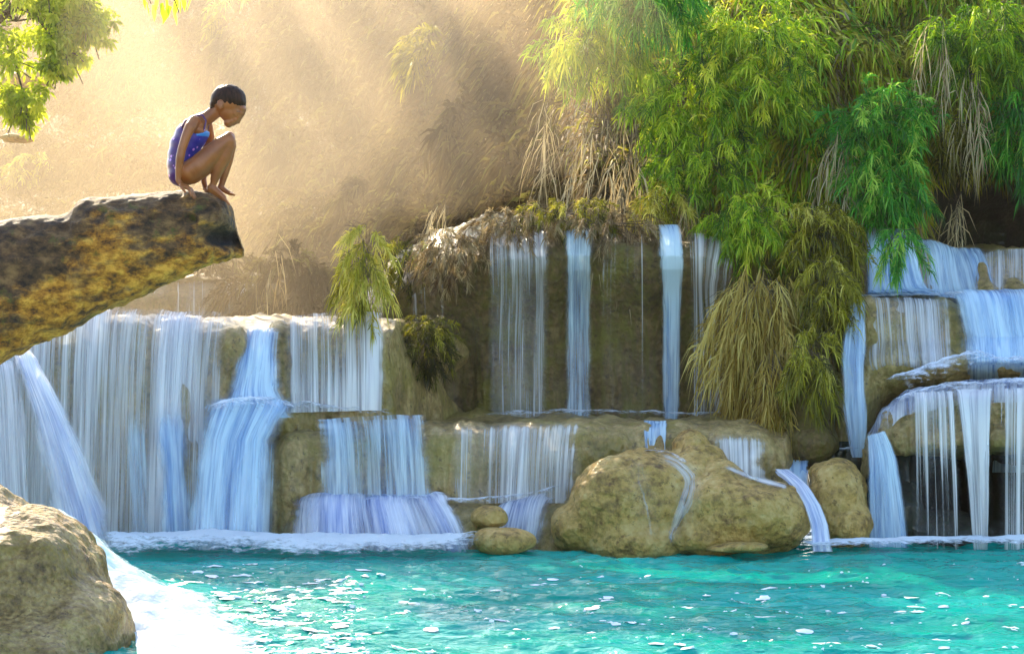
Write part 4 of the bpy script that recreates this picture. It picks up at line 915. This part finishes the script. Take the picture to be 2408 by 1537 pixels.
bl = [
 ('bamboo_clump', 'emerald fronds fanning down from the top edge above the pale dry strands', (1520, -20, 21.6), (110, 40), 1500, 0.20, GE, 1.0, 0.15),
 ('bamboo_clump', 'lush yellow green clump high on the cliff, right of the emerald fronds', (1770, 90, 21.5), (130, 90), 3200, 0.18, GB, 0.8, 0.1),
 ('bamboo_clump', 'yellow green clump left of the emerald fronds, its tips fading into the haze', (1400, 90, 22.0), (110, 70), 2400, 0.18, GB, 0.8, 0.2),
 ('bamboo_clump', 'wide olive clump in the middle of the cliff above the middle curtains', (1640, 240, 21.4), (150, 90), 3400, 0.17, GB, 0.8, 0.1),
 ('bamboo_clump', 'green clump with pale streaks just left of the dark strip in the cliff', (1800, 210, 21.3), (90, 80), 2200, 0.17, GB, 0.8, 0.15),
 ('bamboo_clump', 'bright emerald clump with slender upright shoots right of the dark strip', (2070, 270, 21.0), (100, 70), 2600, 0.17, GE, 0.6, 0.1),
 ('bamboo_clump', 'drooping bright green clump over the top of the right falls', (2075, 415, 20.9), (70, 80), 3000, 0.16, GE, 1.0, 0.1),
 ('bamboo_clump', 'green clump sitting on the rock lip right of the narrow blue fall', (1775, 510, 20.5), (95, 60), 2400, 0.15, GB, 0.9, 0.15),
 ('bamboo_clump', 'dark olive clump beside the start of the right falls', (1915, 560, 20.4), (75, 85), 3200, 0.15, GO, 1.0, -0.05),
 ('bamboo_clump', 'small yellow green tuft hanging over the centre of the middle wall', (1550, 470, 20.9), (50, 35), 900, 0.14, GO, 0.9, 0.2),
 ('bamboo_clump', 'deep green clump in the top right corner', (2300, 90, 21.3), (120, 90), 2800, 0.18, GB, 0.8, -0.05),
 ('bamboo_clump', 'emerald clump at the right edge above the dark hollow', (2395, 290, 21.2), (50, 85), 1800, 0.17, GE, 1.0, -0.1),
 ('bamboo_clump', 'shaded green clump above the dark hollow at the right', (2230, 290, 21.5), (90, 50), 1500, 0.17, GO, 1.0, -0.15),
 ('bamboo_clump', 'olive clump under the lush yellow green one', (1650, 380, 21.1), (110, 60), 1800, 0.16, GB, 0.9, 0.0),
 ('dry_bush', 'beige dry bush trailing over the left shoulder of the dark middle wall', (960, 610, 21.2), (70, 60), 3600, 0.08, GO, 0.7, -0.05),
 ('dry_bush', 'wide brown dry mat hanging from the lip left of the middle curtains', (1065, 585, 20.6), (85, 60), 4200, 0.08, GD, 0.7, -0.05),
 ('dry_bush', 'brown fringe above the wide thin curtain of drips', (1220, 525, 20.6), (115, 40), 3600, 0.075, GD, 0.7, -0.1),
 ('dry_bush', 'dark brown fringe above the bright bluish curtain', (1420, 525, 20.55), (120, 36), 3200, 0.075, GD, 0.7, -0.1),
 ('dry_bush', 'tan tuft on the lip right above the bright bluish curtain', (1330, 500, 20.75), (120, 36), 3200, 0.08, GO, 0.7, -0.05),
 ('dry_bush', 'hazy tan thicket beside the far rock step', (700, 660, 36), (120, 70), 3600, 0.30, M['leaf_hill'], 0.9, -0.05),
 ('dry_bush', 'hazy tan scrub on top of the far rock step', (450, 615, 38), (190, 40), 3000, 0.30, M['leaf_hill'], 0.9, -0.05),
 ('bamboo_clump', 'dark trailing growth at the left edge of the right hand falls', (1950, 690, 19.55), (36, 100), 2400, 0.14, GO, 1.2, -0.05),
 ('bamboo_clump', 'olive growth draped down the tall mossy rock, under the dead grass skirt', (1895, 850, 19.0), (42, 70), 1500, 0.14, GO, 1.2, -0.1),
 ('dry_bush', 'mossy growth over the slanting rock shoulder left of the dark middle wall', (1000, 800, 19.85), (62, 62), 5200, 0.07, GO, 0.7, -0.3),
 ('fern', 'light green ferns trailing down the right end of the left rock wall', (862, 620, 19.2), (38, 105), 2200, 0.11, GO, 1.2, 0.3),
 ('sprig', 'small emerald sprig dangling in front of the top right fall', (2108, 560, 19.9), (22, 35), 700, 0.11, GE, 1.2, 0.15),
]
for nm, lb, c_, r_, n_, sz, mt, dr, ts in bl:
    bush(nm, lb, 'fern' if nm == 'fern' else 'bush' if nm == 'dry_bush' else 'sprig' if nm == 'sprig' else 'bamboo', c_, r_, n_, sz, mt, droop=dr, group=BG if nm == 'bamboo_clump' else None, tshift=ts)
# golden hanging skirt and root column
bush('hanging_grass', 'thick skirt of golden dead grass hanging right of the middle curtains', 'hanging grass', (1790, 705, 20.0), (78, 100), 4600, 0.22, GG, droop=1.4, dirz=-1.2, wr=0.05, tshift=0.15)
bush('hanging_grass', 'slim brown beard of dead grass and roots reaching down to the middle tier', 'hanging grass', (1812, 940, 19.3), (26, 150), 3600, 0.20, GG, droop=1.4, dirz=-1.6, wr=0.04, tshift=-0.1)
bush('hanging_grass', 'olive curtain of grass trailing over the tall mossy rock', 'hanging grass', (1890, 790, 19.9), (60, 90), 2600, 0.17, GO, droop=1.4, dirz=-1.2, wr=0.05, tshift=-0.1)
# pale dry strands
dry = [
 ((1290, 235, 21.9), 30, 'curved pale dry strand hanging at the hazy edge of the green cliff'),
 ((1400, 270, 21.3), 32, 'bleached tuft of dry strands in the upper middle of the cliff'),
 ((1475, 255, 21.2), 30, 'loose dry tuft right of the bleached one'),
 ((1040, 480, 21.6), 30, 'forked pale dry strand over the left end of the middle wall'),
 ((1455, 460, 20.8), 26, 'long dry tassel hanging to the lip of the bright middle curtain'),
 ((1640, 450, 20.8), 22, 'thin dry twigs above the lip right of the narrow blue fall'),
 ((1965, 330, 20.8), 26, 'white forked dry strand against the dark strip of the cliff'),
 ((2290, 170, 20.9), 26, 'straw coloured tassel in the upper right greenery'),
 ((2195, 55, 21.0), 26, 'straw coloured tassel near the top edge, above the other one'),
 ((2255, 470, 21.3), 22, 'dim dry tassel hanging into the dark hollow'),
 ((1480, 370, 21.0), 24, 'sparse dry strands below the loose tuft'),
 ((660, 560, 30.0), 26, 'faint dry stalk in the haze right of the log tip'),
]
for (c_, r_, lb) in dry:
    bush('dry_strands', lb, 'dry strands', c_, (r_, r_ * 1.2, 0.12), 90 if c_[2] < 25 else 24, 0.20 * c_[2] / 21, GD, droop=1.5, dirz=-1.6, wr=0.045, group='pale dead strands on the cliff', tshift=0.3, lean=-0.3)

# ------------------------------------------------------------------ trees at the upper left
def tube(pts, radii, seg=8):
    pts = catmull(np.array(pts, float), 6 * (len(pts) - 1) + 1); r = np.interp(np.linspace(0, 1, len(pts)), np.linspace(0, 1, len(radii)), radii)
    tn = np.gradient(pts, axis=0); tn /= np.linalg.norm(tn, axis=1, keepdims=True)
    a = np.cross(tn, [0.2, 1, 0.1]); a /= np.linalg.norm(a, axis=1, keepdims=True); b = np.cross(tn, a)
    th = np.linspace(0, 2 * math.pi, seg, endpoint=False)
    v = pts[:, None] + (a[:, None] * np.cos(th)[None, :, None] + b[:, None] * np.sin(th)[None, :, None]) * r[:, None, None]
    ii = np.arange(len(pts) - 1)[:, None]; jj = np.arange(seg)[None]; j2 = (jj + 1) % seg
    return v.reshape(-1, 3), np.stack([ii * seg + jj, ii * seg + j2, (ii + 1) * seg + j2, (ii + 1) * seg + jj], -1).reshape(-1, 4)
def join(tubes):
    V, F, b = [], [], 0
    for v, f in tubes: V.append(v); F.append(f + b); b += len(v)
    return np.concatenate(V), np.concatenate(F)
def tree(label, base, top, crowns, n_, size, mat, tr=0.12, wr=0.4):
    e = empty('tree', base, label, 'tree')
    base = np.array(base); top = np.array(top)
    tb = [tube([base, base * 0.5 + top * 0.5 + [0.15, 0, 0], top], [tr, tr * 0.7, tr * 0.3])]
    pts = []
    for (c_, r_) in crowns:
        c_ = np.array(c_); mid = (top + c_) / 2 + [0, 0, 0.2]
        tb.append(tube([top * 0.8 + base * 0.2, mid, c_], [tr * 0.4, tr * 0.25, tr * 0.08]))
        for q in range(7):
            d = rng.normal(size=3); d /= np.linalg.norm(d); tb.append(tube([c_, c_ + d * r_ * 0.5, c_ + d * r_ * 0.95 + [0, 0, -0.1]], [tr * 0.12, tr * 0.08, 0.006], 5))
    v_, f_ = join(tb); mesh_np('trunk', v_, f_, M['bark'], e)
    cc = np.array([c_ for c_, _ in crowns]); rc = np.array([r_ for _, r_ in crowns])
    k_ = rng.integers(0, len(crowns), n_); d = rng.normal(size=(n_, 3)); d /= np.linalg.norm(d, axis=1, keepdims=True)
    # clustered sprays with gaps
    nsp = 26 * len(crowns); sd = rng.normal(size=(nsp, 3)); sd /= np.linalg.norm(sd, axis=1, keepdims=True)
    kk = rng.integers(0, len(crowns), nsp); sc_ = cc[kk] + sd * (rng.uniform(0.3, 1, (nsp, 1)) * rc[kk][:, None])
    ks = rng.integers(0, nsp, n_); root = sc_[ks] + d * rng.random((n_, 1)) * (rc[kk][ks] * 0.26)[:, None]
    blades('crown', root, d + [0, 0, -0.3], size * rng.uniform(0.7, 1.3, n_), size * wr, 0.5, mat, 0.5 + rng.normal(size=nsp)[ks] * 0.2 + rng.normal(size=n_) * 0.15, e)
    return e
tree('sunlit yellow green tree at the upper left corner, leaves glowing', (X(-260, 24), 24, 1.5), (X(-60, 24), 24, 5.2),
     [(P(40, 50, 24), 0.62), (P(-20, 150, 24), 0.55), (P(150, 10, 24), 0.4), (P(150, 130, 24), 0.3), (P(200, 60, 24), 0.32), (P(60, 240, 24), 0.32), (P(110, -60, 24), 0.62)], 13000, 0.068, M['leaf_bright'], tr=0.09)
for sx_, sy_, sY, sr, sm2_, lb_ in ((330, 60, 60, 60, 'leaf_hill', 'hazy round shrub high on the far slope, just left of the lime leaves'), (560, 30, 56, 70, 'leaf_olive', 'hazy olive shrub at the top of the far slope above the child'), (760, 90, 48, 60, 'leaf_hill', 'dim shrub high on the far slope'),
        (900, 230, 38, 70, 'leaf_hill', 'tan shrub half way down the far slope'), (1060, 90, 34, 80, 'leaf_olive', 'pale olive shrub at the hazy edge of the cliff'), (1130, 280, 29, 60, 'leaf_hill', 'tan thicket where the far slope meets the cliff'),
        (690, 330, 46, 60, 'leaf_hill', 'hazy shrub on the far slope right of the child'), (80, 400, 60, 70, 'leaf_olive', 'olive shrub in the glow above the root end of the log'), (250, 260, 62, 60, 'leaf_hill', 'hazy shrub on the far slope left of the child'), (880, 450, 33, 60, 'leaf_hill', 'tan shrub low on the far slope above the hanging ferns')):
    bush('shrub', lb_, 'shrub', (sx_, sy_, float(hill(np.array(sx_), np.array(sy_))) - 0.5), (sr, sr * 0.7, 0.9), 1800, 0.30, M[sm2_], droop=0.7, wr=0.14, group='hazy shrubs on the far slope')
tag(remeshed('sunlit_rock', [el_(70, 190, 33, 70, 26, 0.6), el_(0, 215, 33, 60, 30, 0.6)], 0.08, 3, M['boulder'], disp=((2, 0.1, 3),), seed=70), 'pale rock blazing in the sun behind the glowing tree', 'rock')
tag(remeshed('sunlit_rock', [el_(40, 328, 31, 42, 9, 0.5)], 0.05, 3, M['boulder'], disp=((3, 0.05, 3),), seed=72), 'small sunlit white stone in the haze above the root end of the log', 'rock')
# hanging branch with big leaves at the top
br = empty('branch', P(400, -60, 12.5), 'leafy branch with glowing lime leaves dipping in from the top edge', 'branch')
pts = [P(330, -140, 12.6), P(380, -60, 12.5), P(410, 0, 12.4), P(420, 30, 12.4)]
v_, f_ = join([tube(pts, [0.012, 0.008, 0.004, 0.002], 6), tube([P(380, -60, 12.5), P(350, -20, 12.5), P(355, 10, 12.5)], [0.006, 0.004, 0.002], 5), tube([P(390, -50, 12.5), P(430, -20, 12.45), P(455, 0, 12.4)], [0.006, 0.004, 0.002], 5)])
mesh_np('twig', v_, f_, M['bark'], br)
for (lx, ly, s_) in ((345, 5, 0.9), (362, 12, 1), (380, 8, 1.1), (400, 15, 1.2), (392, 0, 1), (415, -4, 1), (430, -8, 0.9), (450, -6, 0.9), (370, -10, 1), (338, -8, 0.8), (408, 20, 1.1), (424, 4, 0.8)):
    q = np.array([P(lx, ly, 12.45 + rng.uniform(-.1, .1))]); d = np.array([[rng.uniform(-0.5, 0.3), rng.uniform(-.3, .3), -0.9]])
    blades('leaf', q, d, 0.085 * s_, 0.03 * s_, 0.3, M['leaf_bright'], np.array([rng.uniform(0.5, 1)]), br)

# unseen trees added out of frame; crowns lined up with the sun to cut shafts
def along(px, py, Y, t):
    return np.array(Vector(P(px, py, Y)) + SD * t)
k_i = 0
for (bx, by, wd) in ((640, 280, 1.2), (800, 230, 0.7), (960, 180, 1.1), (1120, 160, 1.0)):
    for Y in (20, 25, 31, 38):
        c_ = along(bx, by, Y, 14 + (Y - 20) * 0.35); r_ = 0.0105 * Y * wd
        tree('unseen tree added above the left slope to cut the sunlight into shafts', (X(-420, c_[1]), c_[1], 1.2), tuple(c_ - [0, 0, 0.3]), [(tuple(c_ + [q * r_ * 0.5, q * 1.2, q * r_ * 0.6]), r_) for q in (-1, 0, 1)], 1100, 0.22, GB, tr=0.12, wr=0.5)['group'] = 'unseen trees added to shape the sunlight'
# white flecks on the pool surface, standing in for glints of light
def flecks(label, n_, box_, sz, seed):
    r2 = np.random.default_rng(seed); V, F, b = [], [], 0
    for _ in range(n_):
        px, py = r2.uniform(box_[0], box_[1]), box_[2] + (box_[3] - box_[2]) * r2.random() ** 0.8
        Y = CAMH / ((py - 768.5) * K)
        cx_, cy_ = X(px, Y), Y
        for q in range(r2.integers(1, 4)):
            a = sz * (0.25 + 1.6 * r2.random() ** 3); bb = a * r2.uniform(0.25, 0.6)
            ox, oy = cx_ + r2.normal() * sz * 1.6, cy_ + r2.normal() * sz * 1.2
            th = np.linspace(0, 2 * math.pi, 14, endpoint=False); rr = 1 + 0.5 * fbm(np.stack([np.cos(th) * 1.5, np.sin(th) * 1.5, 0 * th + r2.random() * 90], 1), 1, 2)
            rx_ = np.concatenate([ox + a * rr * np.cos(th), [ox]]); ry_ = np.concatenate([oy + bb * rr * np.sin(th), [oy]])
            fi = np.clip((rx_ + 7.5) / 15 * (wp.shape[0] - 1), 0, wp.shape[0] - 1.01); fj = np.clip((ry_ - 10) / 9.6 * (wp.shape[1] - 1), 0, wp.shape[1] - 1.01)
            gi = fi.astype(int); gj = fj.astype(int); h = wp[gi, gj, 2] + 0.008; h[-1] += 0.006
            V.append(np.stack([rx_, ry_, h], 1)); F.append(np.stack([b + np.arange(14), b + (np.arange(14) + 1) % 14, np.full(14, b + 14)], 1)); b += 15
    o = mesh_np('foam', np.concatenate(V), np.concatenate(F), M['froth']); return tag(o, label, 'foam', kind='stuff')
flecks('white flecks standing in for glints of light on the turquoise pool', 170, (480, 2500, 1335, 1560), 0.032, 5)
flecks('dense white flecks standing in for sun glitter beside the rapid', 300, (400, 860, 1340, 1560), 0.034, 6)
